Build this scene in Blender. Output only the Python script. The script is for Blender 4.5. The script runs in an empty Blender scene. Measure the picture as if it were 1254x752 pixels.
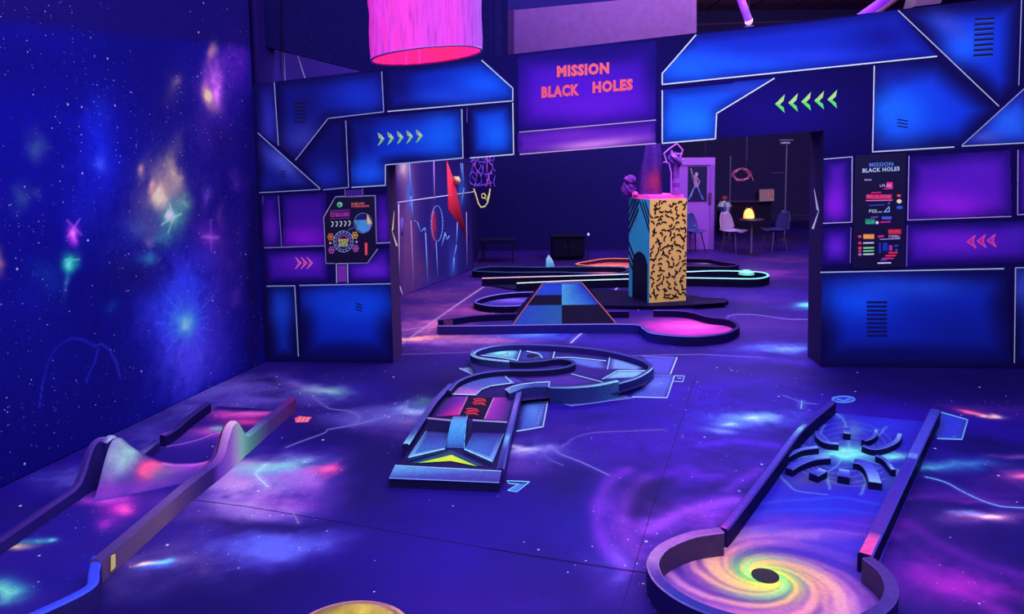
import bpy, math, random
import numpy as np
from mathutils import Vector, Matrix
random.seed(7)
SC = bpy.context.scene
COL = SC.collection
# ------------------------------------------------------------------ camera
F, PX, PY = 905.0, 627.0, 282.0
CAM = Vector((0, 0, 2.1))
pitch = math.atan(92 / 905.0); roll = 0.012
fwd = Vector((0, math.cos(pitch), -math.sin(pitch)))
r0 = Vector((1, 0, 0)); u0 = r0.cross(fwd)
RT = r0 * math.cos(roll) - u0 * math.sin(roll)
UP = u0 * math.cos(roll) + r0 * math.sin(roll)
cd = bpy.data.cameras.new('camera'); cam = bpy.data.objects.new('camera', cd); COL.objects.link(cam)
cam.matrix_world = Matrix(((RT.x, UP.x, -fwd.x, CAM.x), (RT.y, UP.y, -fwd.y, CAM.y), (RT.z, UP.z, -fwd.z, CAM.z), (0, 0, 0, 1)))
cd.sensor_width = 36; cd.lens = 36 * F / 1254.0
cd.shift_y = -(376 - PY) / 1254.0
cd.clip_start = .05; cd.clip_end = 100
SC.camera = cam

def ray(px, py): return (RT * ((px - PX) / F) + UP * (-(py - PY) / F) + fwd)
def fl(px, py, z=0.0):
    d = ray(px, py); t = (z - CAM.z) / d.z
    return CAM + d * t
def atY(px, py, Y):
    d = ray(px, py); return CAM + d * (Y / d.y)
class Plane:
    """vertical wall plane through two floor points, local coordinates (s, z)"""
    def __init__(s, a, b, off=0):
        s.o = Vector((a.x, a.y, 0)); e = Vector((b.x - a.x, b.y - a.y, 0)); s.len = e.length; s.e = e.normalized()
        s.n = Vector((s.e.y, -s.e.x, 0))           # towards the viewer for a wall that runs left to right
    def hit(s, px, py):
        d = ray(px, py); t = (s.o - CAM).dot(s.n) / d.dot(s.n); p = CAM + d * t
        return ((p - s.o).dot(s.e), p.z)
    def w(s, u, z, off=0.0): return s.o + s.e * u + s.n * off + Vector((0, 0, z))
    def p(s, px, py, off=0.0): u, z = s.hit(px, py); return s.w(u, z, off)

# ------------------------------------------------------------------ colour
LC = np.array([.74, .62, 1.0])
def lin(c):
    c = np.asarray(c, float) / 255.0
    return np.where(c <= .04045, c / 12.92, ((c + .055) / 1.055) ** 2.4)
def alb(c, k=1.0):
    return np.clip(lin(c) * .8 * k / LC, 0, .95)

# ------------------------------------------------------------------ noise
_T = np.random.RandomState(3).rand(256, 256)
def vnoise(x, y, s=0):
    x = x + s * 17.3; y = y + s * 9.1
    xi = np.floor(x).astype(int); yi = np.floor(y).astype(int)
    fx = x - xi; fy = y - yi; fx = fx * fx * (3 - 2 * fx); fy = fy * fy * (3 - 2 * fy)
    a = _T[xi & 255, yi & 255]; b = _T[(xi + 1) & 255, yi & 255]; c = _T[xi & 255, (yi + 1) & 255]; d = _T[(xi + 1) & 255, (yi + 1) & 255]
    return (a * (1 - fx) + b * fx) * (1 - fy) + (c * (1 - fx) + d * fx) * fy
def fbm(x, y, o=4, s=0):
    r = 0; a = .5; t = 0
    for i in range(o):
        r = r + a * vnoise(x * 2 ** i, y * 2 ** i, s + i); t += a; a *= .55
    return r / t

class Paint:
    """airbrushes colours onto sample points; pixels of the photo are carried to the surface by fw"""
    def __init__(s, U, V, fw, base, warp=0.0, wscale=2.0, seed=0, st=(3.1, 3.1)):
        s.fw = fw; s.seed = seed
        s.U0, s.V0 = U, V
        if warp:
            U = U + warp * (fbm(U * wscale, V * wscale, 4, seed) - .5) * 2; V = V + warp * (fbm(U * wscale + 40, V * wscale + 7, 4, seed + 3) - .5) * 2
        s.U, s.V = U, V
        s.c = np.tile(np.asarray(base, float), (len(U), 1))
        s.tex = fbm(U * st[0], V * st[1], 5, seed + 11)
        s.fine = fbm(s.U0 * 14, s.V0 * 14, 3, seed + 20)
    def blob(s, px, py, rx, ry, col, a=1.0, rot=0, n=.6, hard=1.0):
        c = np.array(s.fw(px, py)); cr, sr = math.cos(math.radians(rot)), math.sin(math.radians(rot))
        ex = np.array(s.fw(px + .2 * rx * cr, py + .2 * rx * sr)) - c; ey = np.array(s.fw(px - .2 * ry * sr, py + .2 * ry * cr)) - c
        M = np.array([[ex[0], ey[0]], [ex[1], ey[1]]]) * 5; I = np.linalg.inv(M)
        du = s.U - c[0]; dv = s.V - c[1]
        a0 = I[0, 0] * du + I[0, 1] * dv; a1 = I[1, 0] * du + I[1, 1] * dv
        d = a0 * a0 + a1 * a1; m = d < 6
        w = a * np.exp(-(d[m] * 1.2) ** hard)
        if n: w = w * np.clip(1 - n + n * (2.6 * (s.tex[m] - .5) + 1.3 * (s.fine[m] - .5) + .95), 0, 1.5)
        w = np.clip(w, 0, 1)[:, None]
        s.c[m] = s.c[m] * (1 - w) + np.asarray(col, float) * w
    def line(s, pts, wpx, col, a=1.0, raw=True):
        U, V = (s.U0, s.V0) if raw else (s.U, s.V)
        P = [np.array(s.fw(*p)) for p in pts]
        best = np.full(len(U), 9.0)
        for (a0, b0, p0) in zip(P[:-1], P[1:], pts[:-1]):
            wl = abs(s.fw(p0[0] + wpx, p0[1])[0] - a0[0]) + 1e-6
            wl = max(wl, np.linalg.norm(np.array(s.fw(p0[0] + wpx, p0[1])) - a0) * .7)
            lo = np.minimum(a0, b0) - 4 * wl; hi = np.maximum(a0, b0) + 4 * wl
            m = (U > lo[0]) & (U < hi[0]) & (V > lo[1]) & (V < hi[1])
            if not m.any(): continue
            d = b0 - a0; q0 = U[m] - a0[0]; q1 = V[m] - a0[1]
            t = np.clip((q0 * d[0] + q1 * d[1]) / (d @ d + 1e-12), 0, 1)
            dist = np.hypot(q0 - t * d[0], q1 - t * d[1]) / wl
            best[m] = np.minimum(best[m], dist)
        w = (a * np.exp(-best ** 2))[:, None]
        s.c = s.c * (1 - w) + np.asarray(col, float) * w
    def poly(s, pts, dark, main, ew, hl=(), edge_a=1.0, raw=True):
        """a painted panel: main colour that is sprayed down to the dark one at its outline"""
        P = np.array([s.fw(*p) for p in pts]); U, V = s.U0, s.V0
        lo = P.min(0) - .02; hi = P.max(0) + .02
        idx = np.nonzero((U > lo[0]) & (U < hi[0]) & (V > lo[1]) & (V < hi[1]))[0]
        if not len(idx): return
        u, v = U[idx], V[idx]; ins = np.zeros(len(u), bool); dist = np.full(len(u), 9.0)
        for i in range(len(P)):
            a0, b0 = P[i], P[(i + 1) % len(P)]
            c = ((a0[1] > v) != (b0[1] > v)) & (u < (b0[0] - a0[0]) * (v - a0[1]) / (b0[1] - a0[1] + 1e-12) + a0[0]); ins ^= c
            d = b0 - a0; t = np.clip(((u - a0[0]) * d[0] + (v - a0[1]) * d[1]) / (d @ d + 1e-12), 0, 1)
            dist = np.minimum(dist, np.hypot(u - a0[0] - t * d[0], v - a0[1] - t * d[1]))
        idx = idx[ins]; dist = dist[ins]
        sub = Paint.__new__(Paint); sub.fw = s.fw; sub.U, sub.V = U[idx], V[idx]; sub.U0, sub.V0 = sub.U, sub.V; sub.tex, sub.fine = s.tex[idx], s.fine[idx]
        sub.c = np.tile(np.asarray(dark, float), (len(idx), 1)); 
        w = np.clip(dist / ew, 0, 1); w = (w * w * (3 - 2 * w))[:, None] * edge_a
        sub.c = sub.c * (1 - w) + np.asarray(main, float) * w
        for h in hl: sub.blob(*h, n=.15)
        s.c[idx] = sub.c

# ------------------------------------------------------------------ materials
MATS = {}
def N(nt, t, **kw):
    n = nt.nodes.new(t)
    for k, v in kw.items(): setattr(n, k, v)
    return n
def paint_mat(name, rough=.55, grain=.12, gscale=60, spec=.3, stars=0, sd=1.0, bump=0.0, metallic=0, coat=0):
    """matte airbrush paint: the colour laid on in the 'paint' attribute, broken by procedural grain and specks"""
    if name in MATS: return MATS[name]
    m = bpy.data.materials.new(name); m.use_nodes = True; nt = m.node_tree; L = nt.links
    b = nt.nodes['Principled BSDF']; b.inputs['Roughness'].default_value = rough; b.inputs['Specular IOR Level'].default_value = spec; b.inputs['Metallic'].default_value = metallic
    b.inputs['Coat Weight'].default_value = coat
    at = N(nt, 'ShaderNodeAttribute', attribute_name='paint'); tc = N(nt, 'ShaderNodeTexCoord')
    nz = N(nt, 'ShaderNodeTexNoise'); nz.inputs['Scale'].default_value = gscale; nz.inputs['Detail'].default_value = 3
    L.new(tc.outputs['Object'], nz.inputs['Vector'])
    mr = N(nt, 'ShaderNodeMapRange'); mr.inputs['From Min'].default_value = .3; mr.inputs['From Max'].default_value = .7
    mr.inputs['To Min'].default_value = 1 - grain; mr.inputs['To Max'].default_value = 1 + grain
    L.new(nz.outputs['Fac'], mr.inputs['Value'])
    mu = N(nt, 'ShaderNodeVectorMath', operation='SCALE'); L.new(at.outputs['Color'], mu.inputs[0]); L.new(mr.outputs[0], mu.inputs['Scale'])
    out = mu.outputs[0]
    if stars:
        lum = N(nt, 'ShaderNodeVectorMath', operation='DOT_PRODUCT'); L.new(at.outputs['Color'], lum.inputs[0]); lum.inputs[1].default_value = (1.6, 1.6, .35)
        n2 = N(nt, 'ShaderNodeTexNoise'); n2.inputs['Scale'].default_value = 1.6; n2.inputs['Detail'].default_value = 4; L.new(tc.outputs['Object'], n2.inputs['Vector'])
        hv = N(nt, 'ShaderNodeMath', operation='ADD'); L.new(n2.outputs['Fac'], hv.inputs[0]); L.new(lum.outputs['Value'], hv.inputs[1])
    for sc_, th, dens, br in ([(7, .085, .47, .95), (19, .12, .57, .8), (38, .15, .66, .5)] if stars else []):
        vo = N(nt, 'ShaderNodeTexVoronoi', feature='F1'); vo.inputs['Scale'].default_value = sc_ * stars; L.new(tc.outputs['Object'], vo.inputs['Vector'])
        lt = N(nt, 'ShaderNodeMapRange'); lt.inputs['From Min'].default_value = th; lt.inputs['From Max'].default_value = th * .3; lt.inputs['To Max'].default_value = br
        L.new(vo.outputs['Distance'], lt.inputs['Value'])
        sp = N(nt, 'ShaderNodeSeparateColor'); L.new(vo.outputs['Color'], sp.inputs[0])
        ad = N(nt, 'ShaderNodeMath', operation='MULTIPLY'); L.new(sp.outputs[0], ad.inputs[0]); L.new(hv.outputs[0], ad.inputs[1])
        g = N(nt, 'ShaderNodeMath', operation='GREATER_THAN'); g.inputs[1].default_value = dens * sd; L.new(ad.outputs[0], g.inputs[0])
        m2 = N(nt, 'ShaderNodeMath', operation='MULTIPLY'); L.new(lt.outputs[0], m2.inputs[0]); L.new(g.outputs[0], m2.inputs[1])
        tint = N(nt, 'ShaderNodeMix', data_type='RGBA'); L.new(sp.outputs[1], tint.inputs[0]); tint.inputs[6].default_value = (.95, .95, .95, 1); tint.inputs[7].default_value = (.6, .65, .95, 1)
        mx = N(nt, 'ShaderNodeMix', data_type='RGBA'); L.new(m2.outputs[0], mx.inputs[0]); L.new(out, mx.inputs[6]); L.new(tint.outputs[2], mx.inputs[7])
        out = mx.outputs[2]
    L.new(out, b.inputs['Base Color'])
    if bump:
        bp = N(nt, 'ShaderNodeBump'); bp.inputs['Strength'].default_value = bump; bp.inputs['Distance'].default_value = .003; L.new(nz.outputs['Fac'], bp.inputs['Height']); L.new(bp.outputs[0], b.inputs['Normal'])
    MATS[name] = m; return m
def glow_mat(name, c, e, c2=None, scale=4, stretch=(1, 1, 1)):
    if name in MATS: return MATS[name]
    m = bpy.data.materials.new(name); m.use_nodes = True; nt = m.node_tree; L = nt.links; b = nt.nodes['Principled BSDF']
    c = lin(c); c2 = lin(c2) if c2 is not None else c * .8
    tc = N(nt, 'ShaderNodeTexCoord'); mp = N(nt, 'ShaderNodeMapping'); mp.inputs['Scale'].default_value = stretch; L.new(tc.outputs['Object'], mp.inputs[0])
    nz = N(nt, 'ShaderNodeTexNoise'); nz.inputs['Scale'].default_value = scale; nz.inputs['Detail'].default_value = 4; L.new(mp.outputs[0], nz.inputs['Vector'])
    r = N(nt, 'ShaderNodeValToRGB'); r.color_ramp.elements[0].position = .35; r.color_ramp.elements[1].position = .62
    r.color_ramp.elements[0].color = (*c2, 1); r.color_ramp.elements[1].color = (*c, 1); L.new(nz.outputs['Fac'], r.inputs[0])
    L.new(r.outputs[0], b.inputs['Base Color']); L.new(r.outputs[0], b.inputs['Emission Color']); b.inputs['Emission Strength'].default_value = e
    b.inputs['Roughness'].default_value = .7
    MATS[name] = m; return m

M_FLOOR = paint_mat('painted concrete floor', .5, .10, 45, .12, stars=1, sd=.97, bump=.15)
M_MURAL = paint_mat('galaxy mural paint', .8, .10, 30, .03, stars=1.15, sd=.74)
M_WALL = paint_mat('airbrushed wall paint', .7, .05, 80, .04)
M_LINE = paint_mat('pale fluorescent line paint', .6, .04, 80, .15)
M_PLAIN = paint_mat('matte room paint', .75, .10, 12, .1)
M_LANE = paint_mat('lane surface paint', .5, .10, 50, .12)
M_STAR = paint_mat('starry lane paint', .55, .14, 70, .12, stars=1.2, sd=.86)
M_CURB = paint_mat('painted timber kerb', .55, .14, 40, .06, bump=.2)
M_GRAIN = paint_mat('sprayed speckled kerb paint', .65, .30, 190, .08, bump=.3)
M_PLASTIC = paint_mat('moulded plastic', .35, .04, 30, .4)
M_METAL = paint_mat('coated metal', .35, .05, 60, .5)
M_PAPER = paint_mat('printed board', .4, .04, 90, .3)
M_CLOTH = paint_mat('crumpled cloth', .85, .18, 25, .1, bump=.4)

# ------------------------------------------------------------------ mesh builder
def origin_of(p): return Vector((0, 0, 0)) if p is None else origin_of(p.parent) + p.location
class MB:
    def __init__(s): s.v = []; s.f = []; s.c = []; s.m = []
    def add(s, verts, faces, col, mi=0, vcol=None):
        o = len(s.v); s.v += [tuple(x) for x in verts]
        for fi, f in enumerate(faces):
            s.f.append([o + i for i in f]); s.m.append(mi)
            if vcol is not None: s.c.append([vcol[i] for i in f])
            else:
                cc = col[fi] if isinstance(col, list) else col
                s.c.append([cc] * len(f))
        return s
    def face(s, pts, col, mi=0):
        """col: one colour or one per corner (list)"""
        o = len(s.v); s.v += [tuple(p) for p in pts]; s.f.append(list(range(o, o + len(pts)))); s.m.append(mi)
        s.c.append(list(col) if isinstance(col, list) else [col] * len(pts)); return s
    def box(s, x0, x1, y0, y1, z0, z1, col, mi=0, M=None):
        v = [Vector(p) for p in ((x0, y0, z0), (x1, y0, z0), (x1, y1, z0), (x0, y1, z0), (x0, y0, z1), (x1, y0, z1), (x1, y1, z1), (x0, y1, z1))]
        if M is not None: v = [M @ p for p in v]
        return s.add(v, [(0, 3, 2, 1), (4, 5, 6, 7), (0, 1, 5, 4), (1, 2, 6, 5), (2, 3, 7, 6), (3, 0, 4, 7)], col, mi)
    def prism(s, bot, top, ctop, cside, mi=0, bottom=True):
        n = len(bot); o = len(s.v); s.v += [tuple(p) for p in bot] + [tuple(p) for p in top]
        def add(f, c): s.f.append([o + i for i in f]); s.m.append(mi); s.c.append(c)
        add(list(range(n, 2 * n)), list(ctop) if isinstance(ctop, list) else [ctop] * n)
        if bottom: add(list(range(n))[::-1], [cside if not isinstance(cside, list) else cside[0]] * n)
        for i in range(n):
            j = (i + 1) % n; cc = cside[i] if isinstance(cside, list) else cside
            add([i, j, n + j, n + i], [cc] * 4)
        return s
    def tube(s, pts, r, col, seg=6, mi=0, closed=False):
        pts = [Vector(p) for p in pts]; rings = []
        R = r if isinstance(r, (list, tuple)) else [r] * len(pts)
        for i, p in enumerate(pts):
            a = pts[max(i - 1, 0)] if not closed else pts[i - 1]; b = pts[min(i + 1, len(pts) - 1)] if not closed else pts[(i + 1) % len(pts)]
            t = (b - a).normalized() if (b - a).length > 1e-9 else Vector((0, 0, 1))
            x = t.cross(Vector((0, 0, 1)));
            if x.length < .05: x = t.cross(Vector((0, 1, 0)))
            x.normalize(); y = x.cross(t)
            rings.append([p + (x * math.cos(k * 2 * math.pi / seg) + y * math.sin(k * 2 * math.pi / seg)) * R[i] for k in range(seg)])
        vs = [q for g in rings for q in g]; fs = []
        n = len(pts)
        for i in range(n if closed else n - 1):
            j = (i + 1) % n
            for k in range(seg):
                l = (k + 1) % seg; fs.append((i * seg + k, i * seg + l, j * seg + l, j * seg + k))
        if not closed: fs.append(tuple(range(seg))[::-1]); fs.append(tuple((n - 1) * seg + k for k in range(seg)))
        return s.add(vs, fs, col, mi)
    def lathe(s, prof, c, col, seg=24, mi=0, cap=True, sx=1, sy=1):
        vs = []; fs = []; n = len(prof)
        for (r, z) in prof:
            for k in range(seg):
                a = 2 * math.pi * k / seg; vs.append((c[0] + r * sx * math.cos(a), c[1] + r * sy * math.sin(a), c[2] + z))
        for i in range(n - 1):
            for k in range(seg):
                l = (k + 1) % seg; fs.append((i * seg + k, i * seg + l, (i + 1) * seg + l, (i + 1) * seg + k))
        if cap: fs.append(tuple(range(seg))[::-1]); fs.append(tuple((n - 1) * seg + k for k in range(seg)))
        return s.add(vs, fs, col, mi)
    def build(s, name, mats, parent=None, smooth=False, k=1.0, origin=None, solid=0):
        me = bpy.data.meshes.new(name)
        o = origin_of(parent) if parent is not None else (Vector(origin) if origin is not None else Vector((0, 0, 0)))
        V = np.array(s.v, float) - np.array(o)
        me.from_pydata(V.tolist(), [], s.f)
        if not isinstance(mats, (list, tuple)): mats = [mats]
        for m in mats: me.materials.append(m)
        if len(mats) > 1: me.polygons.foreach_set('material_index', s.m)
        at = me.color_attributes.new('paint', 'FLOAT_COLOR', 'CORNER')
        cc = np.array([x for f in s.c for x in f], float); A = np.ones((len(cc), 4)); A[:, :3] = alb(cc, k)
        at.data.foreach_set('color', A.ravel())
        if smooth: me.polygons.foreach_set('use_smooth', [True] * len(me.polygons))
        me.update()
        ob = bpy.data.objects.new(name, me); COL.objects.link(ob)
        if parent is not None: ob.parent = parent
        else: ob.location = o
        if solid:
            md = ob.modifiers.new('thickness', 'SOLIDIFY'); md.thickness = solid; md.offset = 0
        return ob
def raw_mesh(name, V, Fc, colors, mat, parent=None, k=1.0, smooth=False):
    """dense painted surface: V (n,3), quads (m,4), colours (n,3) in display sRGB"""
    me = bpy.data.meshes.new(name); o = np.array(origin_of(parent)) if parent is not None else np.zeros(3)
    me.vertices.add(len(V)); me.vertices.foreach_set('co', (V - o).astype(np.float32).ravel())
    m = len(Fc); me.loops.add(m * 4); me.loops.foreach_set('vertex_index', Fc.astype(np.int32).ravel())
    me.polygons.add(m); me.polygons.foreach_set('loop_start', np.arange(0, m * 4, 4, dtype=np.int32))
    me.update(calc_edges=True)
    at = me.color_attributes.new('paint', 'FLOAT_COLOR', 'POINT'); A = np.ones((len(V), 4), np.float32); A[:, :3] = alb(colors, k)
    at.data.foreach_set('color', A.ravel()); me.materials.append(mat)
    if smooth: me.polygons.foreach_set('use_smooth', [True] * m)
    ob = bpy.data.objects.new(name, me); COL.objects.link(ob)
    if parent is not None: ob.parent = parent
    return ob
def join_mb(ob, mb, mats, k=1.0):
    """append builder faces to an object's mesh as extra material slots"""
    import bmesh
    me = ob.data; base = len(me.materials)
    for m in mats: me.materials.append(m)
    nv = len(me.vertices); npoly = len(me.polygons)
    V = np.zeros(nv * 3, np.float32); me.vertices.foreach_get('co', V); lo = np.zeros(len(me.loops), np.int32); me.loops.foreach_get('vertex_index', lo)
    ls = np.zeros(npoly, np.int32); me.polygons.foreach_get('loop_start', ls); mi = np.zeros(npoly, np.int32); me.polygons.foreach_get('material_index', mi)
    dom = me.color_attributes['paint']; C = np.zeros(nv * 4, np.float32); dom.data.foreach_get('color', C)
    V2 = np.array(mb.v, np.float32); 
    # one vertex per corner so the point attribute can carry corner colours
    vs = []; cs = []; lens = []; mm = []
    for f, c, m_ in zip(mb.f, mb.c, mb.m):
        for i, cc in zip(f, c): vs.append(mb.v[i]); cs.append(cc)
        lens.append(len(f)); mm.append(m_ + base)
    vs = np.array(vs, np.float32); A = np.ones((len(vs), 4), np.float32); A[:, :3] = alb(np.array(cs, float), k)
    new = bpy.data.meshes.new(me.name)
    for m in me.materials: new.materials.append(m)
    new.vertices.add(nv + len(vs)); new.vertices.foreach_set('co', np.concatenate([V, vs.ravel()]))
    lens = np.array(lens, np.int32); st = len(lo) + np.concatenate([[0], np.cumsum(lens)[:-1]]).astype(np.int32)
    new.loops.add(len(lo) + len(vs)); new.loops.foreach_set('vertex_index', np.concatenate([lo, nv + np.arange(len(vs), dtype=np.int32)]).astype(np.int32))
    new.polygons.add(npoly + len(lens)); new.polygons.foreach_set('loop_start', np.concatenate([ls, st]).astype(np.int32))
    new.polygons.foreach_set('material_index', np.concatenate([mi, np.array(mm, np.int32)]).astype(np.int32))
    new.update(calc_edges=True)
    at = new.color_attributes.new('paint', 'FLOAT_COLOR', 'POINT'); at.data.foreach_set('color', np.concatenate([C, A.ravel()]))
    ob.data = new; nm = me.name; bpy.data.meshes.remove(me); new.name = nm
def struct(o): o['kind'] = 'structure'; return o
def tag(o, label, cat, group=None):
    o['label'] = label; o['category'] = cat
    if group: o['group'] = group
    return o
def thing(name, label, cat, loc, group=None):
    o = bpy.data.objects.new(name, None); COL.objects.link(o); o.location = Vector(loc); o.empty_display_size = .1
    return tag(o, label, cat, group)

def smooth_path(pts, n=6, closed=False):
    P = [Vector(p) for p in pts]; m = len(P); out = []
    for i in range(m if closed else m - 1):
        a = P[(i - 1) % m] if (closed or i > 0) else P[0] * 2 - P[1]; b = P[i]; c = P[(i + 1) % m]; d = P[(i + 2) % m] if (closed or i + 2 < m) else P[-1] * 2 - P[-2]
        for k in range(n):
            t = k / n
            out.append(.5 * ((2 * b) + (c - a) * t + (2 * a - 5 * b + 4 * c - d) * t * t + (3 * b - 3 * c + d - a) * t ** 3))
    if not closed: out.append(P[-1])
    return out
def kerb(mb, path, w, h, ctop, cside, cedge, side='both', closed=False, b=.008, z0=0.0, cin=None):
    """a kerb along a ground path. side 'L'/'R': the path is its outer edge and the body lies left/right of it"""
    n = len(path); P = [Vector((p[0], p[1], 0)) for p in path]
    H = h if isinstance(h, (list, tuple)) else [h] * n
    off = {'both': (-w / 2, w / 2), 'R': (0, w), 'L': (-w, 0)}[side]
    def pick(c, i): return c(i / max(n - 1, 1)) if callable(c) else c
    rings = []
    for i in range(n):
        if closed: a, c = P[i - 1], P[(i + 1) % n]
        else: a, c = P[max(i - 1, 0)], P[min(i + 1, n - 1)]
        t = (c - a).normalized(); r = Vector((t.y, -t.x, 0))
        o0, o1 = off; z = H[i]
        rings.append([P[i] + r * o0 + Vector((0, 0, z0)), P[i] + r * o0 + Vector((0, 0, z0 + z - b)), P[i] + r * (o0 + b) + Vector((0, 0, z0 + z)), P[i] + r * (o1 - b) + Vector((0, 0, z0 + z)), P[i] + r * o1 + Vector((0, 0, z0 + z - b)), P[i] + r * o1 + Vector((0, 0, z0))])
    ci = cin if cin is not None else cside
    cs = [ci, cedge, ctop, cedge, cside] if side == 'L' else [cside, cedge, ctop, cedge, ci]  # dark sides: partly their own paint, partly side shade put into the colour
    for i in range(n if closed else n - 1):
        j = (i + 1) % n
        for q in range(5):
            c0, c1 = pick(cs[q], i), pick(cs[q], j if j else n - 1)
            mb.face([rings[i][q], rings[j][q], rings[j][q + 1], rings[i][q + 1]], [c0, c1, c1, c0])
    if not closed:
        mb.face(rings[0], pick(cside, 0)); mb.face(rings[-1][::-1], pick(cside, n - 1))
    return mb
def F2(pts, z=0.0): return [fl(x, y, z) for x, y in pts]
def grad(*stops):
    def f(t):
        for (t0, c0), (t1, c1) in zip(stops[:-1], stops[1:]):
            if t <= t1: u = (t - t0) / (t1 - t0 + 1e-9); return tuple(np.array(c0) * (1 - u) + np.array(c1) * u)
        return stops[-1][1]
    return f

def text_faces(txt, bold=.02):
    cu = bpy.data.curves.new('t', 'FONT'); cu.body = txt; cu.size = 1; cu.offset = bold; cu.resolution_u = 2; cu.space_character = 1.12
    ob = bpy.data.objects.new('t', cu); COL.objects.link(ob)
    dg = bpy.context.evaluated_depsgraph_get(); me = bpy.data.meshes.new_from_object(ob.evaluated_get(dg))
    V = np.array([v.co[:2] for v in me.vertices]); Fs = [list(p.vertices) for p in me.polygons]
    bpy.data.objects.remove(ob); bpy.data.curves.remove(cu); bpy.data.meshes.remove(me)
    V = V - V.min(0); return V, Fs
def put_text(mb, txt, fn, a, b, hpx, col, bold=.02, mi=0):
    """letters on a surface: a, b = pixels of the baseline ends, fn(px,py) gives the surface point"""
    V, Fs = text_faces(txt, bold); V = V / V.max(0)
    pts = [fn(a[0] + (b[0] - a[0]) * u, a[1] + (b[1] - a[1]) * u - hpx * v) for u, v in V]
    mb.add(pts, Fs, col, mi)
def strip(mb, fn, pts, wpx, col, mi=0):
    """a painted stroke of constant width along pixels on a surface"""
    for (a, b) in zip(pts[:-1], pts[1:]):
        d = Vector((b[0] - a[0], b[1] - a[1])); d.normalize(); n = Vector((-d.y, d.x)) * wpx / 2; e = d * wpx * .3
        q = [(a[0] - e.x + n.x, a[1] - e.y + n.y), (b[0] + e.x + n.x, b[1] + e.y + n.y), (b[0] + e.x - n.x, b[1] + e.y - n.y), (a[0] - e.x - n.x, a[1] - e.y - n.y)]
        mb.face([fn(*p) for p in q], col, mi)

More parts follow.
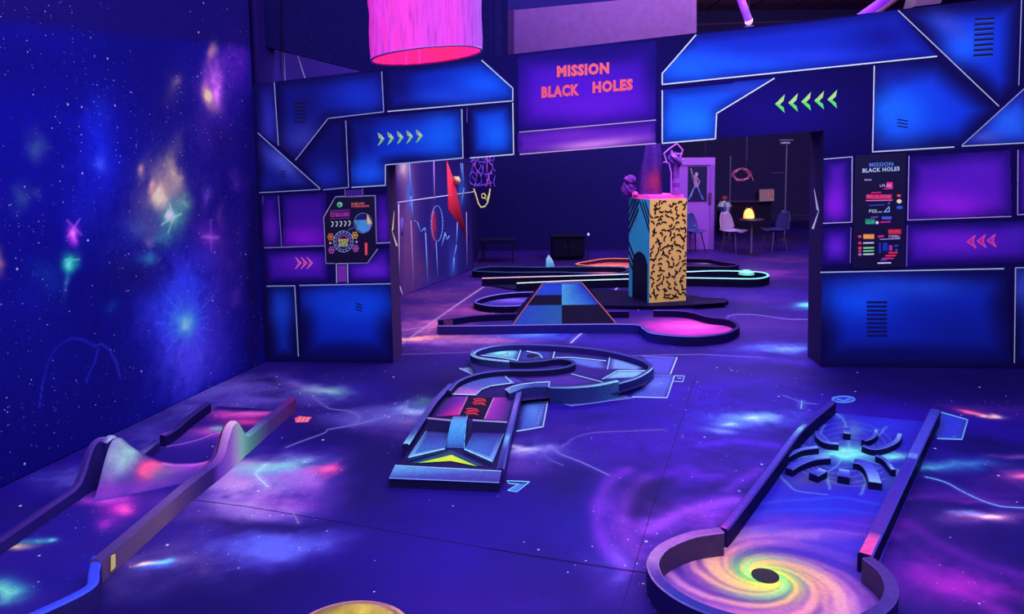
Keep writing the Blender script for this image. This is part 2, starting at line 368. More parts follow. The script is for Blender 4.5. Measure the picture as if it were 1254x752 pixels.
# ================================================================== FLOOR
KF = 1.08
def floor_paint():
    ys = [3.0]
    while ys[-1] < 24: ys.append(ys[-1] * 1.0036)
    ys = np.array(ys); xs = []
    x = -5.2
    while x < 8.4:
        xs.append(x); x += .014
    xs = np.array(xs); 
    U, V = np.meshgrid(xs, ys); nx, ny = len(xs), len(ys); U = U.ravel(); V = V.ravel()
    fw = lambda px, py: tuple(fl(px, py))[:2]
    p = Paint(U, V, fw, (30, 12, 132), warp=.22, wscale=1.7, seed=1, st=(1.7, 3.6))
    B = p.blob
    sw = (fbm(U * .9, V * .9, 4, 31) - .5)[:, None]
    p.c = p.c * (1 + sw * .9)
    for a in [
        (700, 330, 420, 40, (52, 24, 118), .9), (560, 380, 90, 40, (84, 40, 140), .7), (900, 400, 160, 30, (56, 20, 150), .8),
        (860, 490, 190, 70, (48, 13, 200), .85), (930, 590, 110, 60, (60, 22, 195), .6), (760, 520, 120, 50, (42, 16, 175), .6),
        (620, 455, 380, 14, (44, 24, 130), .5), (1160, 462, 130, 14, (24, 14, 100), .8), (1200, 545, 60, 15, (22, 12, 104), .8), (1150, 630, 60, 22, (26, 14, 112), .8),  # strips along the front wall's foot paint in the shadow there
        (450, 570, 60, 60, (26, 14, 104), .7), (330, 730, 130, 32, (22, 14, 108), .8), (560, 460, 60, 8, (38, 24, 120), .6), (430, 455, 120, 12, (40, 24, 120), .6),
        (560, 690, 200, 60, (40, 17, 140), .7), (640, 640, 110, 40, (30, 20, 150), .7), (600, 740, 160, 30, (48, 18, 150), .6),
        # along the left wall
        (330, 478, 100, 26, (92, 70, 180), .75), (240, 500, 90, 26, (92, 74, 184), .85), (170, 535, 90, 24, (74, 60, 176), .8), (270, 478, 60, 14, (100, 80, 190), .8), (105, 584, 60, 12, (84, 84, 196), .8), (40, 620, 70, 18, (34, 24, 128), .7),
        (392, 478, 34, 8, (112, 200, 190), .8), (375, 474, 20, 5, (150, 190, 210), .6), (330, 484, 20, 5, (26, 18, 86), .95), (348, 472, 26, 4, (34, 24, 100), .9), (318, 468, 24, 4, (34, 24, 100), .8), (300, 490, 40, 8, (96, 70, 190), .7),
        # right of the left-hand lane
        (330, 590, 110, 45, (98, 70, 190), .85), (305, 600, 55, 30, (150, 130, 215), .85), (320, 575, 40, 14, (120, 215, 205), .8), (330, 592, 26, 18, (110, 190, 225), .8), (285, 590, 26, 16, (205, 130, 195), .8),
        (386, 583, 22, 6, (250, 60, 165), 1.0), (352, 592, 20, 7, (120, 170, 235), .8), (345, 614, 50, 8, (170, 60, 190), .8), (300, 625, 50, 14, (120, 80, 200), .8), (395, 600, 50, 20, (76, 40, 170), .6), (300, 577, 26, 8, (215, 150, 200), .7),
        (250, 640, 70, 24, (82, 56, 160), .7), (330, 644, 90, 10, (26, 14, 104), .85), (350, 668, 70, 18, (76, 76, 196), .85), (346, 668, 26, 9, (78, 130, 240), .95), (230, 690, 100, 28, (98, 78, 160), .85), (205, 688, 22, 4, (232, 180, 190), 1.0),
        (212, 694, 20, 7, (60, 110, 230), .9), (225, 686, 14, 4, (90, 170, 245), .9), (170, 720, 60, 24, (66, 50, 140), .8), (330, 690, 40, 10, (70, 60, 190), .6),
        # left of the middle lane
        (470, 512, 50, 18, (84, 74, 180), .8), (505, 500, 40, 14, (92, 120, 205), .85), (520, 488, 22, 8, (84, 150, 150), .6), (480, 527, 60, 14, (80, 44, 150), .7), (500, 502, 14, 4, (150, 200, 235), .8), (440, 505, 50, 12, (60, 44, 150), .6),
        # right of the middle lane
        (640, 548, 50, 12, (110, 116, 220), .9), (650, 547, 20, 4, (200, 200, 235), 1.0), (635, 543, 16, 3, (190, 190, 230), .9), (690, 562, 60, 16, (80, 60, 190), .8), (640, 570, 40, 20, (92, 56, 170), .8), (700, 528, 70, 16, (62, 30, 160), .7), (785, 540, 60, 20, (66, 26, 190), .6),
        (745, 590, 60, 30, (48, 26, 150), .7), (800, 560, 60, 18, (54, 26, 170), .6), (735, 640, 26, 50, (100, 44, 200), .75), (752, 682, 30, 16, (96, 80, 215), .75), (770, 640, 18, 46, (120, 50, 180), .6), (690, 640, 30, 40, (36, 26, 160), .7), (790, 600, 24, 34, (36, 20, 120), .7),
        (790, 670, 60, 40, (84, 40, 180), .7),
        # around the vortex
        (840, 630, 60, 18, (140, 54, 212), .9), (885, 618, 40, 14, (90, 36, 200), .7), (800, 650, 50, 22, (110, 46, 200), .7), (1150, 700, 90, 42, (116, 24, 168), .85), (1215, 735, 80, 26, (140, 28, 176), .85), (1110, 650, 50, 30, (76, 24, 150), .7), (1190, 655, 70, 10, (24, 14, 116), .7), (1180, 600, 80, 14, (70, 28, 150), .7), (1200, 612, 60, 5, (96, 30, 160), .7),
        # right edge of the room
        (1186, 505, 22, 6, (240, 60, 150), 1.0), (1216, 509, 14, 4, (240, 190, 200), .95), (1205, 500, 60, 12, (86, 36, 150), .7), (1160, 566, 60, 9, (52, 130, 200), .8), (1120, 560, 30, 10, (44, 90, 200), .6), (1245, 582, 30, 10, (150, 66, 170), .7), (1228, 640, 34, 8, (232, 150, 190), .95), (1220, 638, 60, 18, (110, 60, 180), .6), (1200, 632, 14, 5, (120, 160, 240), .7), (1235, 556, 30, 4, (140, 80, 190), .6),
        # left of the right-hand lane
        (925, 516, 70, 14, (66, 90, 236), .9), (938, 517, 18, 6, (150, 225, 245), .95), (893, 523, 24, 5, (110, 150, 245), .9), (890, 545, 120, 12, (66, 22, 205), .7), (860, 575, 90, 14, (84, 26, 200), .7), (900, 610, 70, 14, (70, 26, 180), .6),
        # floor of the room behind
        (545, 400, 70, 10, (176, 92, 176), .9), (520, 415, 50, 8, (232, 140, 160), .95), (590, 420, 60, 7, (180, 110, 170), .8), (540, 380, 70, 10, (112, 56, 140), .9), (560, 362, 60, 8, (84, 44, 130), .8), (515, 428, 60, 6, (84, 40, 150), .7), (650, 409, 50, 7, (60, 100, 225), .95), (700, 414, 60, 6, (46, 60, 210), .8), (765, 420, 70, 10, (48, 18, 170), .8),
        (960, 426, 56, 6, (74, 110, 240), .95), (950, 440, 60, 5, (60, 40, 200), .6), (990, 373, 26, 7, (60, 150, 195), .95), (930, 400, 70, 10, (70, 34, 150), .8), (940, 335, 70, 9, (110, 40, 160), .9), (960, 318, 70, 7, (90, 44, 140), .8), (900, 300, 90, 10, (66, 34, 130), .8), (860, 312, 60, 7, (70, 30, 150), .7), (960, 290, 60, 8, (56, 36, 96), .8), (900, 365, 80, 8, (64, 26, 160), .8),
        (640, 335, 60, 5, (170, 90, 150), .7), (610, 348, 50, 5, (120, 70, 170), .7), (670, 322, 90, 6, (44, 22, 110), .8), (720, 330, 50, 4, (210, 100, 110), .6), (620, 385, 40, 5, (190, 80, 180), .8), (600, 378, 50, 4, (120, 50, 150), .7),
    ]: B(*a)
    for a in [(205, 688, 12, 2.5, (255, 215, 200), 1.2), (222, 688, 8, 3, (110, 190, 255), 1.1), (346, 667, 9, 3, (150, 190, 250), 1.1), (340, 662, 40, 12, (70, 80, 215), .6), (386, 583, 10, 2.5, (255, 120, 170), 1.2), (330, 575, 20, 6, (150, 240, 215), .8), (345, 583, 14, 4, (190, 215, 250), .7), (312, 566, 16, 8, (230, 160, 180), .7),
              (390, 478, 16, 3, (160, 250, 200), 1.1), (372, 474, 16, 3, (200, 220, 230), .8), (355, 470, 30, 6, (120, 90, 200), .7), (650, 548, 14, 3, (250, 225, 225), 1.2), (637, 543, 9, 2, (240, 210, 225), 1), (664, 547, 18, 5, (130, 160, 240), .8), (500, 503, 18, 4, (190, 225, 250), 1), (488, 499, 14, 3, (140, 190, 235), .9), (493, 516, 16, 6, (140, 110, 170), .7),
              (940, 517, 10, 3, (200, 250, 250), 1.2), (925, 513, 26, 5, (110, 170, 250), .9), (905, 519, 9, 2, (150, 200, 255), 1), (1186, 505, 12, 3, (255, 110, 160), 1.2), (1200, 508, 7, 2.5, (255, 200, 190), 1.1), (1216, 509, 8, 2.5, (250, 190, 190), .9), (1230, 639, 16, 3, (255, 200, 210), 1.2), (1212, 636, 10, 3, (170, 150, 240), .9), (1250, 584, 12, 3, (220, 90, 170), .9), (1150, 566, 34, 4, (80, 170, 210), .7),
              (960, 427, 24, 2.5, (110, 170, 255), 1.1), (990, 373, 14, 4, (90, 190, 210), 1), (650, 409, 30, 3, (90, 140, 240), .9), (515, 414, 26, 4, (250, 160, 165), 1), (750, 690, 16, 10, (120, 110, 235), .6), (640, 405, 16, 3, (60, 90, 230), .8), (560, 392, 26, 3, (200, 100, 190), .8), (540, 421, 40, 3, (130, 80, 200), .8)]: B(*a)
    for a in [(330, 588, 90, 36, (104, 80, 196), .7), (300, 606, 40, 24, (180, 140, 214), .7), (352, 600, 40, 14, (150, 70, 190), .6), (335, 575, 40, 10, (110, 200, 205), .7), (372, 588, 30, 10, (170, 100, 215), .7), (390, 583, 24, 5, (250, 70, 160), .9), (345, 668, 60, 16, (80, 84, 214), .8), (360, 480, 50, 14, (98, 84, 190), .7), (640, 550, 50, 10, (130, 120, 220), .7), (480, 508, 60, 14, (92, 84, 190), .7),
              (545, 398, 60, 9, (196, 104, 176), .8), (580, 378, 50, 8, (150, 70, 160), .7), (525, 360, 40, 7, (110, 54, 140), .7), (1000, 520, 30, 8, (60, 60, 220), .5), (1100, 650, 30, 10, (120, 40, 190), .5), (700, 590, 40, 30, (26, 18, 120), .6), (450, 590, 50, 40, (20, 12, 92), .6)]: B(*a, n=.8)
    # strokes of lightning
    l1 = (150, 165, 238); STR = []
    for pts, w, c, a in [
        ([(350, 548), (368, 541), (398, 530), (402, 526), (436, 520), (480, 508), (492, 503), (500, 490)], 1.2, (120, 130, 225), .75),
        ([(385, 487), (402, 500), (425, 503), (438, 508), (440, 513), (436, 520)], 1.2, (130, 120, 215), .7),
        ([(326, 569), (313, 580), (328, 596)], 1.5, (190, 230, 245), .95), ([(344, 621), (358, 628), (366, 641)], 1.6, (160, 140, 225), .6), ([(301, 620), (302, 632), (310, 634)], 1.4, (160, 140, 225), .6),
        ([(668, 554), (690, 546), (704, 536), (726, 530), (770, 528), (815, 526)], 1.2, (110, 90, 220), .7), ([(672, 545), (686, 556), (712, 566), (746, 582)], 1.4, (130, 130, 235), .7), ([(664, 552), (672, 562), (690, 570)], 1.0, (110, 110, 220), .6),
        ([(1133, 584), (1150, 588), (1163, 593), (1177, 601), (1200, 612), (1225, 620), (1254, 622)], 1.8, (96, 150, 240), .9),
        ([(958, 484), (975, 490), (982, 493), (1000, 495)], 1.2, (90, 120, 235), .7), ([(982, 491), (981, 500)], 1.8, (130, 190, 250), .9),
        ([(885, 394), (893, 387), (905, 385), (930, 386), (965, 391), (1000, 391)], 1.0, (110, 100, 235), .8), ([(800, 435), (860, 434), (935, 438)], .9, (110, 90, 220), .7), ([(600, 386), (606, 382)], 1, l1, .6),
        ([(492, 421), (520, 401), (560, 373), (600, 346)], 1.0, (180, 150, 225), .9), ([(492, 405), (512, 402), (522, 400)], .9, (150, 120, 225), .8), ([(699, 420), (712, 408)], 1.2, (185, 180, 240), .95), ([(749, 361), (756, 352)], 1.4, (190, 180, 240), .95), ([(492, 434), (560, 432), (590, 430)], .8, (120, 90, 200), .6), ([(765, 436), (800, 435)], .8, (120, 90, 220), .6)]:
        p.line(pts, w * 3.2, c, a * .3); STR.append((pts, w * .8, tuple(np.array(c) * (.55 + .4 * a))))
    for pts in ([(852, 460), (837, 508), (801, 615), (757, 760)], [(600, 672), (676, 685), (766, 699), (793, 702)], [(234, 612), (300, 620), (420, 640), (600, 672)], [(795, 702), (600, 672)]):
        STR.append((pts, .7, (14, 8, 62)))
    p.line([(620, 350), (1000, 352)], .8, (24, 14, 80), .6); p.line([(560, 357), (1000, 359)], .7, (120, 80, 190), .25)
    for pts, w, c, a in [([(770, 575), (745, 590), (732, 615), (732, 645), (742, 675), (765, 700)], 7, (112, 44, 205), .55), ([(792, 585), (775, 605), (764, 632), (768, 660), (785, 680)], 7, (120, 50, 190), .5), ([(815, 590), (790, 600), (782, 625)], 9, (30, 16, 105), .5), ([(720, 590), (708, 625), (715, 665), (745, 700)], 9, (34, 22, 150), .5),
                         ([(795, 650), (825, 632), (862, 620), (900, 612)], 7, (140, 60, 220), .6), ([(890, 600), (905, 590), (930, 575)], 6, (100, 40, 210), .5), ([(1110, 640), (1150, 665), (1200, 690), (1254, 705)], 9, (100, 26, 165), .5), ([(1105, 610), (1160, 607), (1210, 612), (1254, 622)], 5, (92, 34, 160), .45), ([(1130, 700), (1180, 725), (1230, 752)], 10, (150, 30, 180), .5),
                         ([(860, 545), (910, 540), (950, 546)], 6, (80, 40, 230), .4), ([(800, 500), (860, 520), (930, 530)], 5, (40, 14, 170), .5)]: p.line([(q.x, q.y) for q in smooth_path([Vector((u, v, 0)) for u, v in pts], 4)], w * 1.6, c, a * 1.1, raw=True)
    # spacecraft plates painted flat on the floor
    dk = (24, 18, 96)
    p.poly([(786, 437), (829, 438), (821, 459), (800, 458)], (40, 40, 150), (62, 60, 190), .04)
    p.poly([(770, 487), (800, 460), (826, 460), (817, 487)], (50, 60, 170), (66, 76, 200), .05, [(800, 470, 20, 6, (90, 110, 220), .8)])
    p.poly([(633, 528), (665, 523), (671, 487), (640, 486)], (40, 44, 140), (56, 84, 190), .05, [(655, 505, 12, 14, (80, 120, 220), .9)])
    p.poly([(682, 492), (700, 497), (776, 487), (758, 481)], (50, 52, 160), (84, 92, 200), .03)
    p.poly([(563, 451), (577, 449), (596, 456), (580, 459)], (50, 70, 160), (100, 130, 200), .03)
    p.poly([(1153, 505), (1185, 514), (1178, 538), (1146, 537)], (50, 60, 170), (44, 50, 200), .05)
    p.poly([(1018, 487), (1030, 485), (1046, 487), (1046, 491), (1030, 493), (1020, 491)], (60, 100, 230), (40, 50, 200), .04)
    i = np.arange(nx * ny).reshape(ny, nx); Fc = np.stack([i[:-1, :-1], i[:-1, 1:], i[1:, 1:], i[1:, :-1]], -1).reshape(-1, 4)
    lo_ = np.clip((p.c.max(1) - 125) / 75, 0, 1)[:, None]; p.c = p.c * (np.array([.72, .68, .84]) * (1 - lo_) + np.array([1.04, 1.04, 1.04]) * lo_)
    ob = raw_mesh('floor', np.stack([U, V, np.zeros_like(U)], 1), Fc, p.c, M_FLOOR, k=KF)
    # crisp paint strokes and the plain concrete near the camera
    mb = MB(); fn = lambda x, y: fl(x, y, .0015)
    C1 = (120, 150, 235); C2 = (150, 180, 240)
    for pts, w, c in [([(829, 438), (821, 458)], 1.3, C2), ([(826, 460), (817, 487), (775, 486)], 1.3, C2), ([(786, 436), (829, 438)], .8, (90, 100, 210)), ([(826, 460), (838, 460.5), (836, 467.5), (824, 467)], 1, C1), ([(830, 463), (834, 463.2)], 1, C1), ([(800, 459), (821, 459.5)], 1, (90, 100, 210)),
                      ([(633, 528), (665, 522.5), (671.5, 487)], 1.6, C2), ([(662, 489), (656, 519)], 1.0, (70, 90, 190)),
                      ([(621, 588.7), (648.5, 590), (633, 602), (622, 600.4), (633, 594)], 1.2, (110, 180, 240)), ([(621, 588.7), (623, 592), (636, 593)], 1.2, (110, 180, 240)),
                      ([(1153, 505), (1185, 514), (1178, 538), (1148, 537)], 1.5, (100, 160, 245)),
                      ([(682, 492), (700, 497), (776, 487)], 1, (110, 130, 220)), ([(563, 451), (580, 459), (596, 456)], 1, C2)]: strip(mb, fn, pts, w, c)
    for pts, w, c in STR: strip(mb, lambda x, y: fl(x, y, .001), [(q.x, q.y) for q in smooth_path([Vector((a, b, 0)) for a, b in pts], 3)] if len(pts) > 2 and w > .75 else pts, w, c)
    mb.face([fn(624, 599.5), fn(633, 600.5), fn(644, 591.5), fn(636, 593)], (60, 110, 220))
    mb.face([fn(361, 512), fn(367, 509.5), fn(382, 511), fn(377, 517), fn(362, 517.5)], (232, 92, 130))
    for x in (366, 371, 376): strip(mb, lambda a, b: fl(a, b, .003), [(x - 1, 516), (x + 2, 511)], 1, (250, 170, 190))
    for k_ in range(9): strip(mb, fn, [(657 + 1.3 * k_ * .9, 518 - k_ * 3.2), (660 + 1.3 * k_ * .9, 517.6 - k_ * 3.2)], .9, (120, 130, 230))
    for k_ in range(24):
        a0, a1 = k_ * math.pi / 12, (k_ + 1) * math.pi / 12
        strip(mb, fn, [(1033 + 14 * math.cos(a0), 489 + 3.8 * math.sin(a0)), (1033 + 14 * math.cos(a1), 489 + 3.8 * math.sin(a1))], 1.2, (90, 150, 245))
    strip(mb, fn, [(1025, 488.5), (1033, 491), (1041, 488)], 1, (90, 150, 245))
    z = 0.0
    mb.face([(-5.2, -1.5, z), (8.38, -1.5, z), (8.38, 3.0, z), (-5.2, 3.0, z)], (36, 18, 130), 1)
    mb.face([(8.38, -1.5, z), (12, -1.5, z), (12, 24, z), (8.38, 24, z)], (36, 18, 110), 1)
    join_mb(ob, mb, [M_LINE, M_FLOOR], KF)
    return struct(ob)
floor_paint()

# ================================================================== LEFT WALL with the galaxy mural
A0 = fl(325, 443); A1 = fl(0, 598)
dirL = (A1 - A0).normalized()
near = A0 + dirL * 7.5
PL = Plane(near, A0)                                  # s grows away from the camera
KL = 1.75
def left_wall():
    S = np.arange(0, PL.len + .001, PL.len / 560); Z = np.concatenate([np.arange(0, 3.6, .0125), np.arange(3.6, 6.31, .09)])
    U, V = np.meshgrid(S, Z); nx, ny = len(S), len(Z); U, V = U.ravel(), V.ravel()
    p = Paint(U, V, PL.hit, (10, 8, 108), warp=.10, wscale=3, seed=5, st=(3.4, 2.6))
    p.c = p.c * (1 + (fbm(U * .8, V * .8, 4, 41) - .5)[:, None] * .5)
    for a in [
        (90, 190, 150, 120, (11, 9, 128), .8), (118, 190, 26, 60, (20, 30, 205), .8), (122, 197, 8, 12, (70, 100, 240), .8), (125, 140, 10, 25, (24, 40, 180), .5),
        (200, 120, 60, 60, (14, 10, 90), .5), (60, 440, 110, 70, (12, 10, 98), .7), (150, 470, 60, 60, (12, 10, 92), .6),
        (40, 182, 12, 16, (60, 90, 130), .7), (22, 242, 14, 14, (50, 80, 130), .6), (45, 235, 8, 8, (60, 70, 120), .5),
        (228, 400, 52, 88, (46, 52, 225), .9), (226, 385, 30, 45, (40, 90, 250), .9), (226, 394, 13, 18, (70, 170, 255), 1.0), (230, 440, 34, 40, (70, 60, 215), .7), (262, 400, 24, 70, (48, 26, 150), .7),
        (205, 225, 30, 50, (90, 80, 120), .6), (212, 208, 10, 22, (180, 160, 130), .8), (205, 232, 16, 24, (200, 160, 140), .9), (194, 238, 8, 12, (250, 200, 150), 1.0), (174, 204, 5, 9, (170, 130, 130), .7),
        (208, 265, 20, 24, (70, 200, 150), .95), (208, 268, 8, 9, (140, 250, 190), .9), (176, 275, 20, 18, (70, 100, 160), .7), (184, 295, 8, 8, (140, 110, 160), .7), (181, 316, 10, 9, (60, 190, 200), .8), (200, 290, 12, 10, (60, 170, 160), .7), (190, 330, 40, 14, (16, 10, 100), .4),
        (258, 290, 16, 22, (150, 50, 210), .8), (258, 290, 7, 7, (220, 110, 235), .8), (270, 320, 20, 50, (60, 26, 140), .7), (290, 225, 10, 12, (110, 40, 180), .7),
        (264, 112, 18, 34, (130, 56, 180), .9), (268, 105, 8, 20, (200, 90, 220), .8), (256, 114, 7, 12, (255, 185, 120), 1.0), (262, 130, 10, 12, (200, 150, 150), .7), (260, 64, 6, 12, (200, 140, 130), .8), (292, 78, 18, 46, (78, 24, 160), .8), (256, 160, 12, 16, (80, 30, 150), .6), (213, 100, 14, 24, (70, 50, 110), .5), (216, 90, 5, 8, (150, 120, 120), .6),
        (222, 180, 8, 20, (90, 80, 110), .6), (271, 262, 4, 12, (120, 60, 160), .6), (268, 180, 30, 30, (18, 8, 74), .8), (170, 340, 34, 26, (14, 8, 74), .8), (292, 300, 20, 120, (42, 20, 120), .6), (290, 180, 18, 40, (40, 14, 110), .6),
        (91, 279, 8, 12, (220, 60, 240), 1.0), (91, 278, 3, 4, (255, 150, 250), 1.0), (88, 318, 10, 14, (30, 210, 160), 1.0), (88, 317, 4, 5, (130, 255, 210), 1.0), (85, 345, 5, 24, (40, 110, 170), .7), (60, 345, 20, 24, (16, 50, 140), .5), (3, 318, 7, 16, (240, 160, 120), .9), (140, 372, 10, 10, (20, 90, 160), .5), (288, 365, 5, 8, (90, 40, 170), .6),
        (310, 320, 12, 200, (16, 8, 76), .9)]: p.blob(*a)
    for a in [(250, 200, 30, 120, (34, 18, 120), .7), (190, 260, 40, 50, (60, 50, 120), .6), (150, 300, 30, 40, (22, 30, 140), .5), (110, 230, 40, 60, (18, 20, 150), .5), (238, 330, 30, 30, (50, 40, 190), .7), (216, 215, 6, 14, (220, 190, 150), .7), (200, 245, 10, 10, (230, 190, 170), .7), (186, 225, 4, 8, (210, 160, 140), .6), (225, 250, 8, 10, (120, 200, 150), .6), (230, 345, 16, 16, (40, 60, 230), .7), (262, 95, 10, 24, (160, 80, 190), .6), (280, 60, 10, 30, (90, 30, 170), .6), (252, 240, 6, 16, (90, 60, 170), .6), (180, 400, 30, 60, (24, 18, 140), .5), (30, 370, 40, 30, (14, 14, 130), .5)]: p.blob(*a, n=.9)
    for k in range(15):
        a = k * 2 * math.pi / 15 + .2; r = random.uniform(36, 62)
        x1, y1 = 227 + r * math.cos(a) * .75, 396 + r * math.sin(a)
        p.line([(227 + 8 * math.cos(a), 396 + 8 * math.sin(a)), ((227 + x1) / 2 + 2, (396 + y1) / 2), (x1, y1)], .8, (100, 140, 255), .3)
    for pts, c in (([(48, 500), (52, 470), (60, 440), (72, 423), (88, 414), (102, 416), (117, 424)], (46, 44, 220)), ([(117, 424), (124, 421), (134, 428), (143, 446), (147, 462)], (50, 50, 200)), ([(120, 428), (116, 444), (108, 460), (106, 468)], (46, 44, 210)), ([(208, 250), (212, 268), (206, 285)], (160, 255, 210)), ([(198, 275), (208, 268), (222, 262)], (160, 255, 210)), ([(248, 290), (268, 291)], (210, 120, 240)), ([(258, 270), (259, 308)], (170, 80, 220)), ([(80, 318), (97, 318)], (130, 255, 210)), ([(82, 270), (100, 288)], (240, 120, 250)), ([(83, 290), (98, 268)], (240, 120, 250))): p.line(pts, 1.0, c, .7 if c[2] < 222 and c[0] < 60 or c == (46, 44, 220) else .42)
    for a in [(228, 396, 40, 60, (60, 60, 240), .55), (228, 396, 14, 20, (60, 150, 255), 1.1), (228, 396, 6, 9, (140, 215, 255), 1.3), (228, 440, 30, 40, (84, 66, 225), .5), (194, 238, 6, 9, (255, 220, 170), 1.2), (208, 264, 5, 7, (190, 255, 210), 1.2), (257, 114, 4, 9, (255, 205, 150), 1.2), (268, 108, 5, 16, (225, 120, 240), 1), (30, 80, 90, 50, (9, 6, 90), .5), (60, 430, 90, 80, (11, 11, 120), .5)]: p.blob(*a, n=.5)
    # dark drape colour above the mural
    b0 = np.array(PL.hit(0, 26)); b1 = np.array(PL.hit(310, 58)); zb = b0[1] + (U - b0[0]) / (b1[0] - b0[0]) * (b1[1] - b0[1])
    w = np.clip((V - zb + .06) / .1, 0, 1)[:, None] * .85; p.c = p.c * (1 - w) + np.array((16, 8, 84)) * w
    base = np.array([PL.o.x, PL.o.y, 0]); e = np.array([PL.e.x, PL.e.y, 0])
    W = base + U[:, None] * e + V[:, None] * np.array([0, 0, 1])
    i = np.arange(nx * ny).reshape(ny, nx); Fc = np.stack([i[:-1, :-1], i[:-1, 1:], i[1:, 1:], i[1:, :-1]], -1).reshape(-1, 4)
    ob = raw_mesh('wall_left', W, Fc, p.c, M_MURAL, k=KL)
    md = ob.modifiers.new('thickness', 'SOLIDIFY'); md.thickness = .12; md.offset = -1
    return struct(ob)
left_wall()

# ================================================================== FRONT WALL
PW = Plane(fl(325, 443), fl(1254, 452))
KW = 1.15
W = lambda x, y, off=0.0: PW.p(x, y, off)
THK = .4
ptop = lambda x: 103 - (x - 310) * .1155
Lfoot = PW.hit(325, 443)[0]
def front_wall():
    s0 = 0.0; s9 = PW.hit(1330, 452)[0]
    H = PW.hit
    oL0, oL1 = H(482, 445.5), H(473, 201); oR0, oR1 = H(1005, 450), H(1009, 160)
    tl, tr = H(325, ptop(325)), H(1330, ptop(1330))
    topz = lambda s: tl[1] + (s - tl[0]) / (tr[0] - tl[0]) * (tr[1] - tl[1])
    hz = lambda s: oL1[1] + (s - oL1[0]) / (oR1[0] - oL1[0]) * (oR1[1] - oL1[1])
    def patch(c00, c10, c11, c01, res=.011):      # bilinear (s,z) corners
        nx = int(abs(c10[0] - c00[0]) / res) + 2; ny = int(abs(c01[1] - c00[1]) / res) + 2
        a, b = np.meshgrid(np.linspace(0, 1, nx), np.linspace(0, 1, ny)); a = a.ravel()[:, None]; b = b.ravel()[:, None]
        P = (np.array(c00) * (1 - a) + np.array(c10) * a) * (1 - b) + (np.array(c01) * (1 - a) + np.array(c11) * a) * b
        i = np.arange(nx * ny).reshape(ny, nx); return P, np.stack([i[:-1, :-1], i[:-1, 1:], i[1:, 1:], i[1:, :-1]], -1).reshape(-1, 4)
    ps = [patch((s0, 0), (oL0[0], 0), (oL1[0], oL1[1]), (s0, oL1[1])), patch((s0, oL1[1]), (oL1[0], oL1[1]), (oL1[0], topz(oL1[0])), (s0, topz(s0))),
          patch((oL1[0], oL1[1]), (oR1[0], oR1[1]), (oR1[0], topz(oR1[0])), (oL1[0], topz(oL1[0]))),
          patch((oR0[0], 0), (s9, 0), (s9, oR1[1]), (oR1[0], oR1[1])), patch((oR1[0], oR1[1]), (s9, oR1[1]), (s9, topz(s9)), (oR1[0], topz(oR1[0])))]
    P = []; Fc = []; o = 0
    for a, f in ps: P.append(a); Fc.append(f + o); o += len(a)
    P = np.concatenate(P); Fc = np.concatenate(Fc)
    p = Paint(P[:, 0], P[:, 1], PW.hit, (12, 5, 70), seed=9)
    D = (13, 8, 74); D2 = (22, 10, 100)
    for a in [(560, 100, 400, 60, (14, 10, 90), .6), (950, 140, 120, 50, (24, 12, 122), .9), (1180, 100, 80, 80, (14, 12, 100), .6), (720, 100, 90, 90, (30, 12, 120), .8), (380, 330, 100, 40, (24, 10, 100), .6), (1130, 300, 130, 50, (24, 10, 104), .6)]: p.blob(*a, n=0)
    bl = (20, 66, 232); mid = (18, 34, 170)
    Q = p.poly
    Q([(312, 104), (336, 101), (340, 178), (316, 162)], D, (20, 20, 116), .12, [(330, 150, 12, 40, (52, 50, 190), .8)])
    Q([(339, 100), (468, 87), (470, 137), (402, 145), (362, 196), (341, 178)], D, (18, 22, 130), .14, [(440, 118, 40, 26, (22, 50, 200), .9), (372, 168, 26, 22, (54, 56, 170), .9), (372, 125, 20, 30, (18, 18, 104), .7)])
    Q([(474, 85), (590, 70), (628, 108), (628, 123), (475, 136)], D, (16, 38, 176), .12, [(592, 104, 44, 22, (20, 84, 244), 1.0), (550, 118, 60, 12, (30, 70, 220), .8), (490, 100, 20, 40, (16, 10, 90), .8)])
    Q([(316, 163), (392, 231), (318, 236)], D, (20, 24, 130), .10, [(345, 198, 30, 14, (70, 80, 200), .9, 40), (330, 225, 14, 10, (24, 26, 140), .7)])
    Q([(424, 147), (427, 229), (394, 232), (364, 197), (405, 146)], D, (16, 16, 104), .10, [(400, 215, 22, 20, (26, 44, 180), .8)])
    Q([(427, 146), (565, 133), (567, 193), (472, 202), (472, 227), (430, 229)], D, (18, 50, 200), .14, [(540, 165, 36, 30, (22, 96, 246), 1.0), (450, 212, 30, 18, (24, 84, 236), .95), (480, 150, 40, 12, (20, 40, 170), .7), (445, 165, 20, 30, (14, 12, 96), .7)])
    Q([(572, 131), (627, 125), (629, 189), (576, 193)], D, (18, 60, 214), .14, [(608, 165, 22, 26, (22, 96, 246), .95)])
    Q([(634, 70), (803, 50), (803, 147), (636, 161)], (22, 12, 112), (62, 18, 180), .22, [(720, 128, 80, 26, (104, 26, 216), .95), (700, 100, 70, 34, (80, 22, 200), .8), (720, 66, 90, 16, (26, 12, 110), .8)])
    Q([(634, 163), (803, 148), (803, 176), (635, 189)], (50, 20, 140), (92, 30, 190), .08, [(730, 176, 64, 7, (206, 130, 226), 1.0, -6), (700, 165, 60, 10, (120, 44, 200), .7)], edge_a=.9)
    Q([(811, 103), (811, 90), (852, 43), (1100, 13), (1148, 69)], (16, 20, 130), (20, 40, 190), .12, [(842, 82, 50, 22, (26, 100, 250), 1.0), (900, 78, 90, 14, (26, 84, 240), .9), (1000, 68, 80, 10, (34, 56, 220), .8), (1080, 44, 50, 24, (18, 18, 130), .8)], edge_a=1)
    Q([(811, 111), (948, 96), (878, 139), (876, 169), (811, 175)], (16, 40, 160), (24, 76, 232), .12, [(845, 150, 34, 22, (28, 116, 250), .95), (910, 108, 30, 8, (40, 60, 200), .8)])
